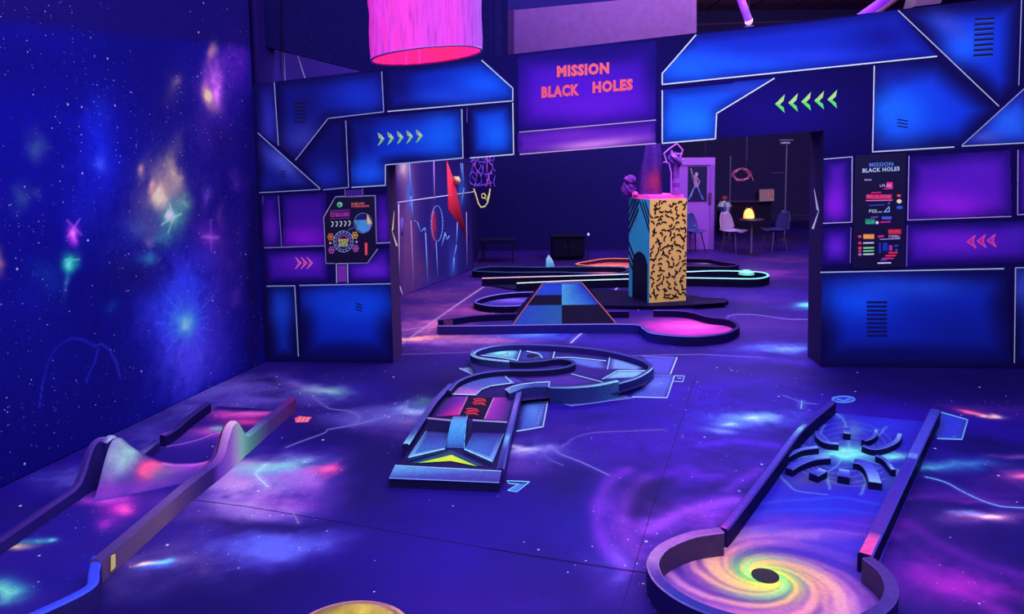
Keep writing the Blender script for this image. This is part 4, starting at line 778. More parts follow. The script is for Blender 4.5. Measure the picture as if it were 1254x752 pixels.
# ================================================================== LEFT LANE with the twin-peaked ridge
def in_poly(P, U, V):
    ins = np.zeros(len(U), bool)
    for i in range(len(P)):
        a, b = P[i], P[(i + 1) % len(P)]
        ins ^= ((a[1] > V) != (b[1] > V)) & (U < (b[0] - a[0]) * (V - a[1]) / (b[1] - a[1] + 1e-12) + a[0])
    return ins
def surface(name, outline, z, base, painter, mat, parent, res=.01, warp=.05, k=KF, seed=0):
    """painted playing surface clipped to an outline (world x,y)"""
    P = np.array([(p[0], p[1]) for p in outline]); lo, hi = P.min(0), P.max(0)
    xs = np.arange(lo[0], hi[0] + res, res); ys = np.arange(lo[1], hi[1] + res, res); U, V = np.meshgrid(xs, ys); nx, ny = len(xs), len(ys); U, V = U.ravel(), V.ravel()
    p = Paint(U, V, lambda px, py: tuple(fl(px, py, z))[:2], base, warp=warp, wscale=4, seed=seed)
    painter(p)
    i = np.arange(nx * ny).reshape(ny, nx); Fc = np.stack([i[:-1, :-1], i[:-1, 1:], i[1:, 1:], i[1:, :-1]], -1).reshape(-1, 4)
    keep = in_poly(P, U[Fc].mean(1), V[Fc].mean(1)); Fc = Fc[keep]
    used = np.unique(Fc); re = -np.ones(nx * ny, int); re[used] = np.arange(len(used))
    return raw_mesh(name, np.stack([U, V, np.full_like(U, z)], 1)[used], re[Fc], p.c[used], mat, parent, k)
def left_lane():
    t = thing('minigolf_lane', 'galaxy-painted minigolf lane with a twin-peaked ridge, beside the nebula mural wall', 'minigolf lane', fl(190, 600), 'minigolf lanes')
    rb = [fl(125, 714), fl(175, 669), fl(232, 617), fl(276, 581), fl(310, 550), fl(345, 519), fl(363, 503.5)]
    L0 = fl(-8, 690); L1 = fl(118, 603); 
    lft = [Vector((-2.86, 3.0, 0)), Vector((L0.x - .02, L0.y, 0)), Vector((L1.x - .03, L1.y, 0)), fl(143, 594), fl(196, 553), fl(217, 539), fl(259, 504)]
    outline = [(-2.86, 2.95), (-2.1, 2.95)] + [(p.x - .03, p.y) for p in rb] + [(fl(262, 502).x, fl(262, 502).y + .08)] + [(p.x + .0, p.y) for p in lft[::-1]]
    def paint(p):
        for a in [(60, 650, 90, 40, (30, 18, 140), .8), (148, 622, 26, 11, (190, 40, 190), 1.0), (152, 624, 12, 5, (244, 80, 200), 1.0), (135, 640, 20, 8, (150, 40, 190), .8), (125, 612, 34, 6, (180, 60, 210), .9), (205, 640, 30, 20, (66, 26, 160), .8), (200, 615, 40, 12, (76, 34, 160), .8), (28, 667, 20, 4, (210, 170, 150), .95), (46, 661, 24, 4, (60, 170, 190), .9), (64, 660, 6, 2.5, (110, 230, 240), .9), (95, 600, 26, 10, (96, 34, 170), .7), (12, 722, 26, 18, (60, 170, 190), .9), (6, 726, 12, 12, (120, 230, 200), .9), (60, 710, 50, 24, (26, 16, 130), .8), (100, 690, 20, 14, (28, 20, 150), .7),
                  (290, 508, 50, 6, (200, 50, 180), 1.0), (300, 506, 30, 3, (230, 100, 200), .9), (300, 525, 40, 9, (52, 20, 110), .9), (310, 500, 50, 4, (22, 12, 90), .95), (255, 530, 30, 8, (210, 80, 200), .9), (270, 525, 12, 4, (130, 210, 220), .9), (235, 540, 40, 10, (80, 40, 170), .8), (300, 517, 26, 4, (190, 50, 150), .9), (250, 555, 40, 12, (40, 18, 130), .7)]: p.blob(*a)
        p.line([(203, 547), (222, 544), (245, 538), (262, 531), (280, 528)], 1.2, (214, 120, 226), .8)
    surface('playing_surface', outline, .004, (34, 18, 128), paint, M_STAR, t, res=.009, seed=21)
    # right-hand kerb; it swells into the right peak of the ridge
    R = fl(289, 568); Lp = fl(143, 594)
    gp = grad((0, (56, 38, 112)), (.30, (84, 62, 136)), (.42, (56, 38, 130)), (.49, (110, 60, 160)), (.55, (180, 130, 200)), (.60, (170, 200, 200)), (.66, (90, 130, 160)), (.76, (56, 40, 124)), (1, (90, 28, 110)))
    gs = grad((0, (80, 58, 120)), (.25, (112, 84, 132)), (.40, (50, 32, 112)), (.44, (44, 26, 110)), (.47, (100, 56, 180)), (.53, (140, 90, 200)), (.57, (170, 150, 200)), (.60, (140, 200, 190)), (.66, (90, 160, 150)), (.76, (80, 56, 140)), (1, (90, 30, 110)))
    path = smooth_path(rb, 16)
    H = [.125 + .175 * math.exp(-abs((p.y - R.y) / .13) ** 2.6) for p in path]
    mb = MB(); kerb(mb, path, .06, H, gp, gs, gp, side='L', b=.018, cin=gs); mb.build('kerb', M_GRAIN, t, k=KF * 1.2)
    # rounded kerb at the tee end
    mb = MB(); tee = smooth_path([fl(127, 704), fl(124, 722), fl(117, 745), Vector((-2.09, 3.1, 0)), Vector((-2.25, 2.93, 0)), Vector((-2.5, 2.86, 0))], 6)
    kerb(mb, tee, .05, .11, (44, 56, 214), (36, 26, 110), (50, 66, 226), side='R', b=.01); mb.build('tee_kerb', M_GRAIN, t, k=KF * 1.2)
    mb = MB(); path = smooth_path(lft[:5], 14); HL = [.085 + .245 * math.exp(-abs((p.y - Lp.y) / .125) ** 2.4) for p in path]; kerb(mb, path, .055, HL, grad((0, (150, 120, 120)), (.2, (28, 16, 96)), (.5, (44, 28, 120)), (.68, (110, 116, 180)), (.8, (110, 120, 180)), (1, (34, 20, 100))), (32, 22, 108), grad((0, (90, 50, 120)), (.3, (44, 24, 110)), (.6, (70, 44, 150)), (.72, (140, 150, 205)), (1, (50, 34, 120))), side='L', b=.016); mb.build('kerb', M_GRAIN, t, k=KF * 1.2)
    mb = MB(); path = smooth_path([fl(203, 547), fl(217, 539), fl(240, 519), fl(259, 505)], 6); kerb(mb, path, .05, .085, grad((0, (120, 50, 180)), (.4, (40, 26, 110)), (1, (44, 34, 120))), (20, 12, 84), (50, 34, 130), side='L', b=.008); mb.build('kerb', M_GRAIN, t, k=KF)
    # the ridge itself: a saddle swept between the peaks
    na, nb = 64, 44; verts = []; cols = []
    A = Vector((Lp.x + .01, Lp.y, 0)); Bq = Vector((R.x - .055, R.y, 0)); ed = (Bq - A); nd = Vector((.11, .994, 0)).normalized()
    HA = [(0, .315), (.04, .31), (.10, .25), (.22, .17), (.36, .10), (.5, .06), (.68, .035), (.82, .04), (.9, .10), (.96, .22), (1.0, .29)]
    for i in range(na + 1):
        a = i / na; q = A + ed * a; h = float(np.interp(a, [x[0] for x in HA], [x[1] for x in HA]))
        for j in range(nb + 1):
            b = j / nb * 2 - 1
            wd = .26 if b < 0 else .20
            pf = .5 + .5 * math.cos(math.pi * min(1, abs(b))); pf = pf ** (.8 if b < 0 else 1.0); z = h * pf
            verts.append(q + nd * (b * wd) + Vector((0, 0, z + .002)))
            n_ = float(fbm(np.array([a * 9 + 3.]), np.array([b * 5 + 9.]), 4, 2)[0])
            def mixc(c0, c1, w): w = max(0, min(1, w)); return tuple(np.array(c0) * (1 - w) + np.array(c1) * w)
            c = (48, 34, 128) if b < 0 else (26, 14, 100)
            g = lambda ca, cb, ra, rb: math.exp(-((a - ca) / ra) ** 2 - ((b - cb) / rb) ** 2)
            for ca, cb, xa, xb, cc, ww in ((.08, -.3, .12, .4, (130, 140, 185), 1.3), (.14, -.15, .07, .25, (140, 195, 185), 1.1), (.36, -.3, .09, .3, (236, 70, 130), 1.7), (.5, -.35, .13, .3, (112, 96, 130), 1.2), (.62, -.5, .2, .3, (70, 40, 140), .9), (.72, 0, .25, .3, (140, 56, 190), 1), (.93, 0, .10, .4, (200, 90, 190), 1.1), (.9, .25, .1, .5, (200, 60, 110), 1.0), (.2, -.8, .4, .18, (120, 40, 175), .8)):
                c = mixc(c, cc, ww * g(ca, cb, xa, xb) * (n_ + .35))
            c = mixc(c, (214, 120, 226), .5 * math.exp(-(b / .06) ** 2) * (a > .4) * (a < .95))
            cols.append(c)
    fs = [(i * (nb + 1) + j, (i + 1) * (nb + 1) + j, (i + 1) * (nb + 1) + j + 1, i * (nb + 1) + j + 1) for i in range(na) for j in range(nb)]
    mb = MB(); mb.add(verts, fs, None, vcol=cols)
    o = mb.build('ridge', M_GRAIN, t, smooth=True, k=KF * 1.25)
    # brass-coloured marker light painted on the kerb end
    q = fl(127.5, 711); q2 = q + Vector((.006, .11, 0)); mb = MB(); c0 = Vector((fl(131, 706).x, fl(131, 706).y, 0))
    d = (rb[1] - rb[0]).normalized(); n_ = Vector((d.y, -d.x, 0)); c0 = rb[0] + d * .06 + n_ * .006
    mb.prism([c0 + Vector((0, 0, .025)), c0 + d * .035 + Vector((0, 0, .03)), c0 + d * .04 + Vector((0, 0, .095)), c0 + d * .012 + Vector((0, 0, .1))], [c0 + n_ * .006 + Vector((0, 0, .025)), c0 + d * .035 + n_ * .006 + Vector((0, 0, .03)), c0 + d * .04 + n_ * .006 + Vector((0, 0, .095)), c0 + d * .012 + n_ * .006 + Vector((0, 0, .1))], (246, 214, 120), (220, 180, 100)); mb.build('marker', M_PLASTIC, t, k=1.5)
left_lane()

# ================================================================== MIDDLE LANE shaped like a spacecraft
def mid_lane():
    t = thing('minigolf_lane', 'spacecraft-shaped minigolf lane with green arrowhead and a spiral ring, middle of the floor', 'minigolf lane', fl(600, 520), 'minigolf lanes')
    edge = (120, 176, 232); navy = (22, 18, 84)
    # starting block
    mb = MB(); b0 = [fl(476, 597), fl(611, 601.5), fl(614.5, 585), fl(484, 577)]; zt = [.06, .06, .085, .085]
    topq = [fl(476, 585.5, .062), fl(611.5, 591.5, .062), fl(614, 577, .085), fl(484, 569.6, .085)]
    bot = [Vector((p.x, p.y, 0)) for p in topq]
    mb.prism(bot, topq, [(52, 60, 150), (46, 36, 124), (70, 70, 170), (84, 150, 216)], [(22, 16, 72), (26, 18, 86), (24, 18, 80), (24, 18, 80)])
    mid_a = fl(543, 588, .0625); strip(mb, lambda x, y: fl(x, y, .064), [(477, 585.5), (611, 591)], 1.1, (96, 120, 214)); strip(mb, lambda x, y: fl(x, y, .086), [(484, 570), (613.5, 577)], 1.2, (120, 170, 226))
    mb.build('start_block', M_CURB, t, k=KF * 1.1)
    # deck
    mb = MB(); dq = [fl(487, 572, .045), fl(614, 578, .045), fl(634, 484, .045), fl(560, 472, .045), fl(541, 486, .045)]
    mb.prism([Vector((p.x, p.y, 0)) for p in dq], dq, [(24, 18, 78), (30, 20, 90), (34, 22, 110), (30, 20, 100), (28, 20, 90)], (22, 14, 80)); deck = mb.build('deck', M_LANE, t, k=KF)
    g = lambda z: (lambda x, y: fl(x, y, z))
    # arrowhead
    mb = MB(); z = .052; mb.face([g(z)(512, 567), g(z)(552, 564.5), g(z)(553, 557)], [(120, 226, 40), (196, 250, 50), (190, 250, 60)]); mb.face([g(z)(553, 557), g(z)(552, 564.5), g(z)(584, 571)], [(190, 250, 60), (196, 250, 50), (150, 236, 50)])
    f = g(.050); mb.face([f(503, 567), f(512, 567.5), f(553, 557), f(584, 571), f(592, 570.5), f(553, 551.5)][::-1], (34, 60, 110)); mb.build('arrowhead', M_LINE, deck, k=1.1)
    # two dished plates
    for P, cc in (([(500, 560), (544.5, 549.5), (549, 530), (522, 528)], [(90, 150, 214), (50, 90, 180), (34, 30, 110), (40, 34, 120)]), ([(569, 550), (603, 565), (617, 531), (579.5, 530)], [(50, 90, 180), (100, 140, 226), (44, 34, 130), (40, 34, 120)])):
        mb = MB(); q = [fl(x, y, .068) for x, y in P]; c = sum(q, Vector()) / 4
        mb.prism([Vector((p.x, p.y, .045)) for p in q], q, cc, (60, 90, 170), bottom=False)
        ins = [p.lerp(c, .12) + Vector((0, 0, -.004)) for p in q]
        ic = c + Vector((0, 0, -.006)); m2 = [tuple(np.array(x) * .5 + np.array((60, 96, 190)) * .5) for x in cc]
        strip(mb, g(.071), [P[0], P[1]] if P[0][0] < 550 else [P[0], P[1]], 1.6, (130, 190, 236)); strip(mb, g(.071), [P[1], P[2]], .9, (70, 90, 180)); strip(mb, g(.071), [P[3], P[0]] if P[0][0] < 550 else [P[1], P[2]], 1.0, (90, 130, 210))
        ii = [g(.0705)(*(np.array(a) * .72 + np.array([sum(x[0] for x in P) / 4, sum(x[1] for x in P) / 4]) * .28)) for a in P]; mb.face(ii, [(54, 96, 180), (60, 84, 190), (50, 50, 150), (44, 44, 140)])
        mb.build('dished_plate', M_CURB, t, k=KF * 1.1)
    # central ramp
    mb = MB(); st = [(546.5, 569, 548.5, .05, (44, 70, 150)), (548, 569.5, 538, .085, (50, 110, 190)), (550, 570.5, 526, .125, (60, 130, 204)), (552.5, 571.5, 515.5, .15, (70, 140, 210)), (554.5, 572.5, 511, .152, (90, 110, 190)), (556, 573, 509, .13, (50, 50, 130))]
    for a, b in zip(st[:-1], st[1:]):
        A0_, A1_, B0_, B1_ = fl(a[0], a[2], a[3]), fl(a[1], a[2] + .5, a[3]), fl(b[0], b[2], b[3]), fl(b[1], b[2] + .5, b[3])
        mb.face([A0_, A1_, B1_, B0_], [a[4], a[4], b[4], b[4]])
        for p, q in ((A0_, B0_), (A1_, B1_)): mb.face([Vector((p.x, p.y, .045)), p, q, Vector((q.x, q.y, .045))], (26, 40, 110))
        strip(mb, lambda x, y, z=(a[3] + b[3]) / 2 + .004: fl(x, y, z), [(a[1] - .5, a[2]), (b[1] - .5, b[2])], .8, (110, 160, 220))
    e = st[-1]; p, q = fl(e[0], e[2], e[3]), fl(e[1], e[2], e[3]); mb.face([p, q, Vector((q.x, q.y, .045)), Vector((p.x, p.y, .045))], (26, 30, 90))
    mb.build('ramp', M_CURB, t, k=KF * 1.1)
    # cross walls
    for P, lo in (([(523, 513), (554, 516)], 13), ([(578.5, 515.5), (621, 518)], 11)):
        mb = MB(); z = .125; a, b = fl(*P[0], z), fl(*P[1], z); d = Vector((0, .035, 0))
        top = [a, b, b + d, a + d]; mb.prism([Vector((p.x, p.y, .045)) for p in top], top, (130, 120, 190), [(38, 34, 104), (30, 26, 90), (30, 26, 90), (30, 26, 90)]); mb.build('cross_wall', M_CURB, t, k=KF * 1.1)
    # rose panels and centre strip of red marks
    f = g(.052); mb = MB()
    mb.face([f(531, 511), f(561.5, 508), f(572, 486), f(548, 485)], [(60, 24, 120), (210, 40, 160), (120, 40, 180), (40, 30, 110)]); mb.build('rose_panel', M_LANE, t, k=1.1)
    mb = MB(); mb.face([f(593.5, 513), f(621, 515.5), f(631, 486), f(604, 487)], [(150, 44, 190), (50, 34, 120), (44, 34, 130), (170, 50, 190)]); mb.build('rose_panel', M_LANE, t, k=1.1)
    mb = MB(); mb.face([f(562, 509), f(592.5, 513), f(603.5, 487), f(573, 486)], (20, 10, 52)); f = g(.055)
    strip(mb, f, [(562, 508), (572.5, 486)], 1.0, (190, 120, 214)); strip(mb, f, [(593.5, 512.5), (604.5, 487.5)], 1.1, (190, 150, 226))
    for y0, x0 in ((489, 580), (501, 571)):
        for k in range(4):
            pts = [(x0 - k * .6 + (2 if k % 2 else 0) + 14 * u, y0 + k * 2.1 - 1.2 * math.sin(u * math.pi) + u * .6) for u in (0, .33, .66, 1)]; strip(mb, f, pts, 1.0, (246, 60, 90))
    mb.build('centre_strip', M_LANE, t, k=1.1)
    # side rails
    mb = MB(); path = smooth_path([fl(493, 560), fl(512, 530), fl(530, 503), fl(549, 483)], 5); kerb(mb, path, .05, .10, grad((0, (110, 180, 220)), (.15, (50, 60, 150)), (.6, (84, 60, 170)), (1, (70, 70, 180))), (26, 18, 90), grad((0, (120, 200, 230)), (.2, (60, 66, 160)), (1, (110, 90, 200))), side='R', b=.01); mb.build('rail', M_CURB, t, k=KF * 1.1)
    mb = MB(); path = smooth_path([fl(618, 592), fl(624, 560), fl(632, 525), fl(640, 490)], 5); kerb(mb, path, .05, .10, grad((0, (44, 34, 120)), (.3, (60, 60, 160)), (.38, (100, 190, 226)), (.48, (60, 60, 160)), (.8, (120, 100, 210)), (1, (60, 60, 160))), (40, 26, 120), (70, 70, 180), side='L', b=.01); mb.build('rail', M_CURB, t, k=KF * 1.1)
    # upper left shell plate and right fin
    mb = MB(); P = [(549, 482), (583, 483), (588, 477), (600, 472.5), (627, 469), (619, 461), (600, 460.5), (577, 464), (560, 472)]; q = [fl(x, y, .06) for x, y in P]
    mb.prism([Vector((p.x, p.y, .045)) for p in q], q, [(150, 90, 200), (190, 110, 210), (120, 90, 200), (80, 90, 190), (70, 80, 190), (60, 60, 160), (60, 80, 190), (50, 60, 160), (70, 80, 180)], (50, 60, 150), bottom=False)
    strip(mb, g(.063), [(549, 482.5), (583, 483.5), (589, 477), (601, 472.5), (627, 469), (619, 461)], 1.2, (150, 190, 240)); mb.build('shell_plate', M_CURB, t, k=KF * 1.1)
    mb = MB(); tq = [fl(x_, y_, .115) for x_, y_ in ((619, 477), (627, 473.5), (638, 470.5), (655, 468.5), (673, 467.5), (672, 474), (655, 474), (640, 476), (630, 480), (624, 482))]
    mb.prism([Vector((p.x, p.y, 0)) for p in tq], tq, [(140, 170, 214), (90, 120, 200), (70, 90, 190), (60, 80, 180), (60, 80, 180), (50, 60, 160), (50, 60, 160), (50, 70, 160), (60, 90, 180), (90, 120, 190)], (30, 34, 110)); strip(mb, g(.119), [(619, 477), (627, 473.5), (638, 470.5), (655, 468.5), (673, 467.5), (672, 474)], 1.2, (150, 190, 240)); mb.build('fin', M_CURB, t, k=KF * 1.1)
    # spiral floor
    P = [(545, 486), (562, 466), (590, 458), (580, 447), (574, 438), (590, 428), (630, 422.5), (690, 422), (745, 428), (785, 440), (800, 452), (790, 466), (759, 476), (673, 482), (636, 486)]
    outline = [fl(x, y + 6, .045) for x, y in P]
    def paint(p):
        D = (26, 18, 90)
        for a in [(700, 455, 90, 20, (44, 26, 140), .7), (620, 462, 40, 10, (60, 40, 170), .8)]: p.blob(*a, n=.2)
        Q = p.poly
        Q([(585, 434), (608, 437), (632, 441), (636, 428), (620, 424)], (40, 60, 130), (70, 130, 180), .05, [(616, 432, 14, 4, (120, 210, 210), .9)])
        Q([(637, 428), (633, 442), (655, 441), (676, 439), (679, 431), (660, 427)], (30, 26, 100), (40, 44, 140), .06)
        Q([(680, 437), (700, 437), (740, 441), (744, 452), (722, 451), (702, 446)], (40, 40, 130), (70, 90, 190), .08)
        Q([(747, 435), (790, 450), (780, 454), (746, 452)], (50, 50, 140), (90, 120, 200), .06)
        Q([(738, 464), (756, 454), (790, 454), (785, 462)], (70, 110, 180), (110, 160, 214), .05)
        Q([(630, 462), (700, 458), (738, 468), (700, 474), (660, 474)], (44, 28, 120), (66, 40, 160), .1)
        Q([(618, 461), (630, 462), (640, 468), (628, 469)], (60, 50, 150), (70, 60, 180), .03)
    SF = surface('spiral_floor', outline, .05, (28, 20, 100), paint, M_LANE, t, res=.012, warp=0.02, seed=33, k=KF * 1.1)
    f = g(.056); mb = MB()
    for pts, w_ in [([(633, 442.5), (638, 428)], 1.5), ([(659, 443), (677, 439.5), (679, 431)], 1.4), ([(744, 452), (747, 435.5)], 1.2), ([(680, 438), (700, 437.5), (742, 442)], .9), ([(738, 464), (756, 454), (790, 454)], 1.3), ([(700, 458), (738, 468)], 1.0), ([(585, 434.5), (608, 437), (632, 441)], .9), ([(645, 430), (660, 433), (664, 438)], 1.2), ([(618, 461), (629, 469)], 1.1), ([(612, 434), (622, 432), (624, 435)], 1.4)]: strip(mb, f, pts, w_, (130, 180, 230))
    loc = np.array(origin_of(t)); mb.v = [tuple(np.array(v) - loc) for v in mb.v]; join_mb(SF, mb, [M_LINE], KF)
    bt = grad((0, (60, 80, 170)), (.2, (40, 40, 130)), (.45, (44, 44, 140)), (.7, (60, 70, 170)), (1, (130, 190, 226)))
    # outer kerb: from the fin round the front, the right end, the back and the small left loop
    def tp(pts, z): return [fl(x, y, z) for x, y in pts]
    z = .115
    fr = smooth_path(tp([(673, 474.5), (700, 474.5), (730, 472), (758, 466.5)], z + .03), 6)
    mb = MB(); kerb(mb, fr, .04, z + .03, grad((0, (60, 80, 170)), (1, (110, 180, 214))), grad((0, (24, 30, 100)), (.6, (34, 44, 124)), (1, (44, 80, 150))), grad((0, (80, 100, 190)), (1, (130, 200, 226))), side='L', b=.008); mb.build('kerb', M_CURB, t, k=KF * 1.1)
    rg = smooth_path(tp([(757, 470), (782, 462), (798, 452), (799, 446), (782, 437.5), (745, 428.5), (710, 424), (675, 421.5), (640, 420.5), (612, 421.5), (588, 426), (576, 432.5), (583, 437.5), (600, 440.5), (623, 443)], z), 7)
    side = grad((0, (22, 22, 96)), (.08, (34, 34, 120)), (.16, (40, 50, 140)), (.25, (28, 16, 90)), (.8, (24, 20, 84)), (1, (40, 50, 120)))
    mb = MB(); kerb(mb, rg, .045, z, bt, side, grad((0, (90, 120, 200)), (.14, (150, 200, 236)), (.2, (60, 60, 160)), (.6, (60, 60, 160)), (.8, (130, 180, 220)), (1, (100, 140, 200))), side='L', b=.008, cin=(36, 22, 110)); mb.build('kerb', M_CURB, t, k=KF * 1.1)
    # inner curling kerb
    ik = smooth_path(tp([(549, 478), (561, 466), (585, 457), (615, 453), (650, 452.5), (678, 451), (697, 447.5), (703, 443.5), (696, 440), (682, 438.5), (664, 441), (640, 442.5), (624, 441.5)], z), 6)
    mb = MB(); kerb(mb, ik, .038, z, grad((0, (60, 60, 170)), (.4, (40, 40, 120)), (1, (40, 50, 130))), (20, 14, 66), grad((0, (90, 100, 200)), (.3, (70, 80, 180)), (.6, (50, 50, 130)), (1, (60, 80, 150))), side='both', b=.007); mb.build('kerb', M_CURB, t, k=KF * 1.1)
    mb = MB(); cup = fl(652, 436, .052); mb.lathe([(.06, 0), (.055, .004)], cup, (8, 6, 30), 20); mb.build('hole', M_PLASTIC, t)
mid_lane()

# ================================================================== RIGHT LANE with the vortex
def right_lane():
    t = thing('minigolf_lane', 'wide minigolf lane with pinwheel blocks and a round swirling vortex bowl, right foreground', 'minigolf lane', fl(1000, 640), 'minigolf lanes')
    zk = .135; zs = .11; T = lambda x, y, z=zk: fl(x, y, z)
    ringpx = [(880, 645), (842, 651), (808, 665), (793.5, 681), (793, 697), (806, 717), (838, 739), (885, 757), (945, 770), (1010, 772), (1062, 762), (1094, 742), (1101, 720), (1090, 698), (1069, 681)]
    ring = smooth_path([T(*p) for p in ringpx], 7)
    lk = [T(880, 645, zs), T(893, 630, zs), T(976, 524, zs), T(1016, 490, zs)]
    rk = [T(1069, 681, zs), T(1152, 502, zs)]
    hole = fl(937, 707)
    outl = [(p.x, p.y) for p in ring] + [(p.x, p.y) for p in rk[1:]] + [(p.x, p.y) for p in lk[::-1]]
    def paint(p):
        U, V = p.U0, p.V0
        for a in [(1060, 500, 90, 16, (34, 26, 190), .8), (1080, 520, 60, 14, (44, 44, 215), .8), (1000, 620, 70, 22, (30, 40, 205), .8), (960, 640, 60, 14, (80, 40, 190), .7), (1040, 556, 62, 26, (44, 60, 160), .8), (1038, 556, 26, 9, (80, 200, 225), 1.1), (1036, 556, 14, 5, (150, 250, 230), 1.1), (1030, 557, 50, 3, (110, 220, 220), .9), (1105, 578, 10, 8, (60, 90, 170), .7), (975, 552, 16, 6, (80, 90, 170), .7), (985, 535, 16, 5, (90, 150, 190), .7), (1040, 530, 14, 16, (90, 140, 190), .8), (1025, 505, 8, 10, (70, 110, 220), .8), (1090, 560, 26, 5, (110, 220, 220), .9), (1030, 590, 50, 8, (60, 60, 150), .7), (990, 585, 30, 12, (60, 60, 140), .7), (1090, 590, 16, 16, (50, 70, 150), .7), (1060, 645, 50, 18, (76, 30, 180), .7), (980, 655, 70, 8, (130, 80, 200), .7)]: p.blob(*a)
        for pts in ([(1040, 556), (1020, 545), (1005, 530), (1010, 520)], [(1040, 556), (1038, 530), (1030, 512), (1022, 507)], [(1040, 556), (1062, 545), (1085, 522)], [(1040, 556), (1000, 556), (962, 562), (952, 580), (975, 600), (1010, 606)], [(1040, 556), (1090, 552), (1108, 560)], [(1040, 556), (1060, 590), (1052, 606)], [(980, 545), (1000, 552), (1040, 556)], [(1040, 556), (1100, 575), (1098, 592)], [(1040, 556), (1010, 580), (1014, 600)]): p.line(pts, 1.6, (110, 190, 210), .45, raw=False)
        for k_ in range(5):
            p.line([(1038 + (34 + 9 * k_) * math.cos(a_) , 560 + (15 + 4.5 * k_) * math.sin(a_) + 3 * math.sin(3 * a_ + k_)) for a_ in [math.pi * (.15 + .75 * q_ / 14) + k_ * .1 for q_ in range(15)]], 1.3, (100, 150, 200), .4)
            p.line([(1038 + (26 + 8 * k_) * math.cos(a_) , 553 - (12 + 6 * k_) * math.sin(a_)) for a_ in [math.pi * (.1 + .8 * q_ / 14) for q_ in range(15)]], 1.2, (80, 130, 220), .3)
        for yy, cc in ((612, (46, 70, 220)), (625, (30, 60, 215)), (640, (90, 50, 200)), (652, (130, 70, 200))): p.line([(905, yy + 8), (960, yy), (1020, yy - 2), (1075, yy + 4)], 4, cc, .5, raw=False)
        # the vortex: log-spiral arms round the off-centre hole
        c = np.array([(ringc.x), (ringc.y)]); 
        dx = U - hole.x; dy = (V - hole.y) * 1.05; r = np.hypot(dx, dy) + 1e-4; th = np.arctan2(dy, dx)
        ph = th * 1.0 + 2.7 * np.log(r + .06)
        arms = np.stack([np.cos(ph * 2 + .4), np.cos(ph * 3 + 2.0), np.cos(ph * 7 + 1.0 + 3 * p.tex), np.cos(ph * 13 + 3 * p.fine)], 1)
        def ramp(v, stops):
            xs = [s_[0] for s_ in stops]; return np.stack([np.interp(v, xs, [s_[1][k] for s_ in stops]) for k in range(3)], 1)
        col = ramp(r, [(0, (190, 236, 90)), (.09, (220, 220, 90)), (.16, (190, 170, 110)), (.25, (190, 120, 140)), (.38, (150, 80, 180)), (.55, (104, 56, 180)), (.8, (66, 34, 180))])
        a1 = np.clip(arms[:, 0] * .42 + arms[:, 1] * .3 + arms[:, 2] * .30 + arms[:, 3] * .16, -1, 1)
        light = ramp(r, [(0, (200, 240, 110)), (.1, (226, 206, 104)), (.2, (224, 166, 130)), (.38, (196, 130, 176)), (.6, (140, 100, 200)), (.9, (60, 60, 205))])
        dark = ramp(r, [(0, (110, 226, 100)), (.1, (120, 190, 110)), (.2, (96, 110, 140)), (.32, (84, 44, 150)), (.7, (50, 24, 160))])
        w = np.clip((a1 + .15) / .75, 0, 1)[:, None]; w2 = np.clip((-a1 + .1) / .7, 0, 1)[:, None]
        col = col * (1 - w) + light * w; col = col * (1 - w2) + dark * w2
        gr = np.clip(np.cos(ph * 2 - 1.2) - .75, 0, 1)[:, None] * 3 * np.clip(1 - r / .32, 0, 1)[:, None]; col = col * (1 - gr) + np.array((90, 220, 170)) * gr
        pk = (np.clip(np.cos(ph * 2 + 2.2) - .5, 0, 1) * 1.4 * np.clip(1 - abs(r - .36) / .25, 0, 1))[:, None] * .8; col = col * (1 - pk) + np.array((240, 130, 190)) * pk
        cen = math.hypot(0, 0); R2 = np.hypot(U - ringc.x, (V - ringc.y) * 1.15)
        # fade into the straight part of the lane
        along = (U - ringc.x) * .576 + (V - ringc.y) * .817
        m = np.clip((1.05 - along - .25 * (p.tex - .5)) / .75, 0, 1); m = (m * m * (3 - 2 * m))[:, None]
        p.c = p.c * (1 - m) + col * m
    ringc = sum(ring, Vector()) / len(ring)
    surface('playing_surface', outl, .006, (38, 28, 190), paint, M_LANE, t, res=.0075, warp=.03, seed=44)
    # ring kerb
    gt = grad((0, (110, 60, 160)), (.1, (140, 80, 180)), (.22, (140, 100, 180)), (.32, (70, 40, 140)), (.42, (34, 40, 140)), (.6, (44, 28, 112)), (.85, (60, 40, 130)), (1, (60, 36, 120)))
    gs = grad((0, (40, 22, 90)), (.2, (44, 26, 110)), (.3, (26, 16, 96)), (.6, (22, 14, 90)), (.9, (36, 20, 100)), (1, (50, 24, 110)))
    mb = MB(); kerb(mb, ring, .06, zk, gt, gs, grad((0, (140, 80, 190)), (.3, (150, 110, 200)), (.5, (50, 50, 150)), (1, (80, 50, 150))), side='L', b=.006, cin=(60, 40, 96)); mb.build('ring_kerb', M_CURB, t, k=KF * 1.1)
    mb = MB(); pth = smooth_path([lk[0], lk[1], lk[1].lerp(lk[2], .5), lk[2], lk[3]], 6)
    kerb(mb, pth, .05, zs, grad((0, (150, 50, 160)), (.12, (110, 44, 180)), (.4, (62, 40, 170)), (.7, (70, 70, 190)), (.74, (120, 200, 220)), (.79, (46, 34, 160)), (1, (40, 34, 150))), (26, 14, 100), (56, 40, 160), side='R', b=.008, cin=(12, 7, 66)); mb.build('kerb', M_CURB, t, k=KF * 1.1)
    mb = MB(); n = 60; pth = [rk[0].lerp(rk[1], i / n) for i in range(n + 1)]
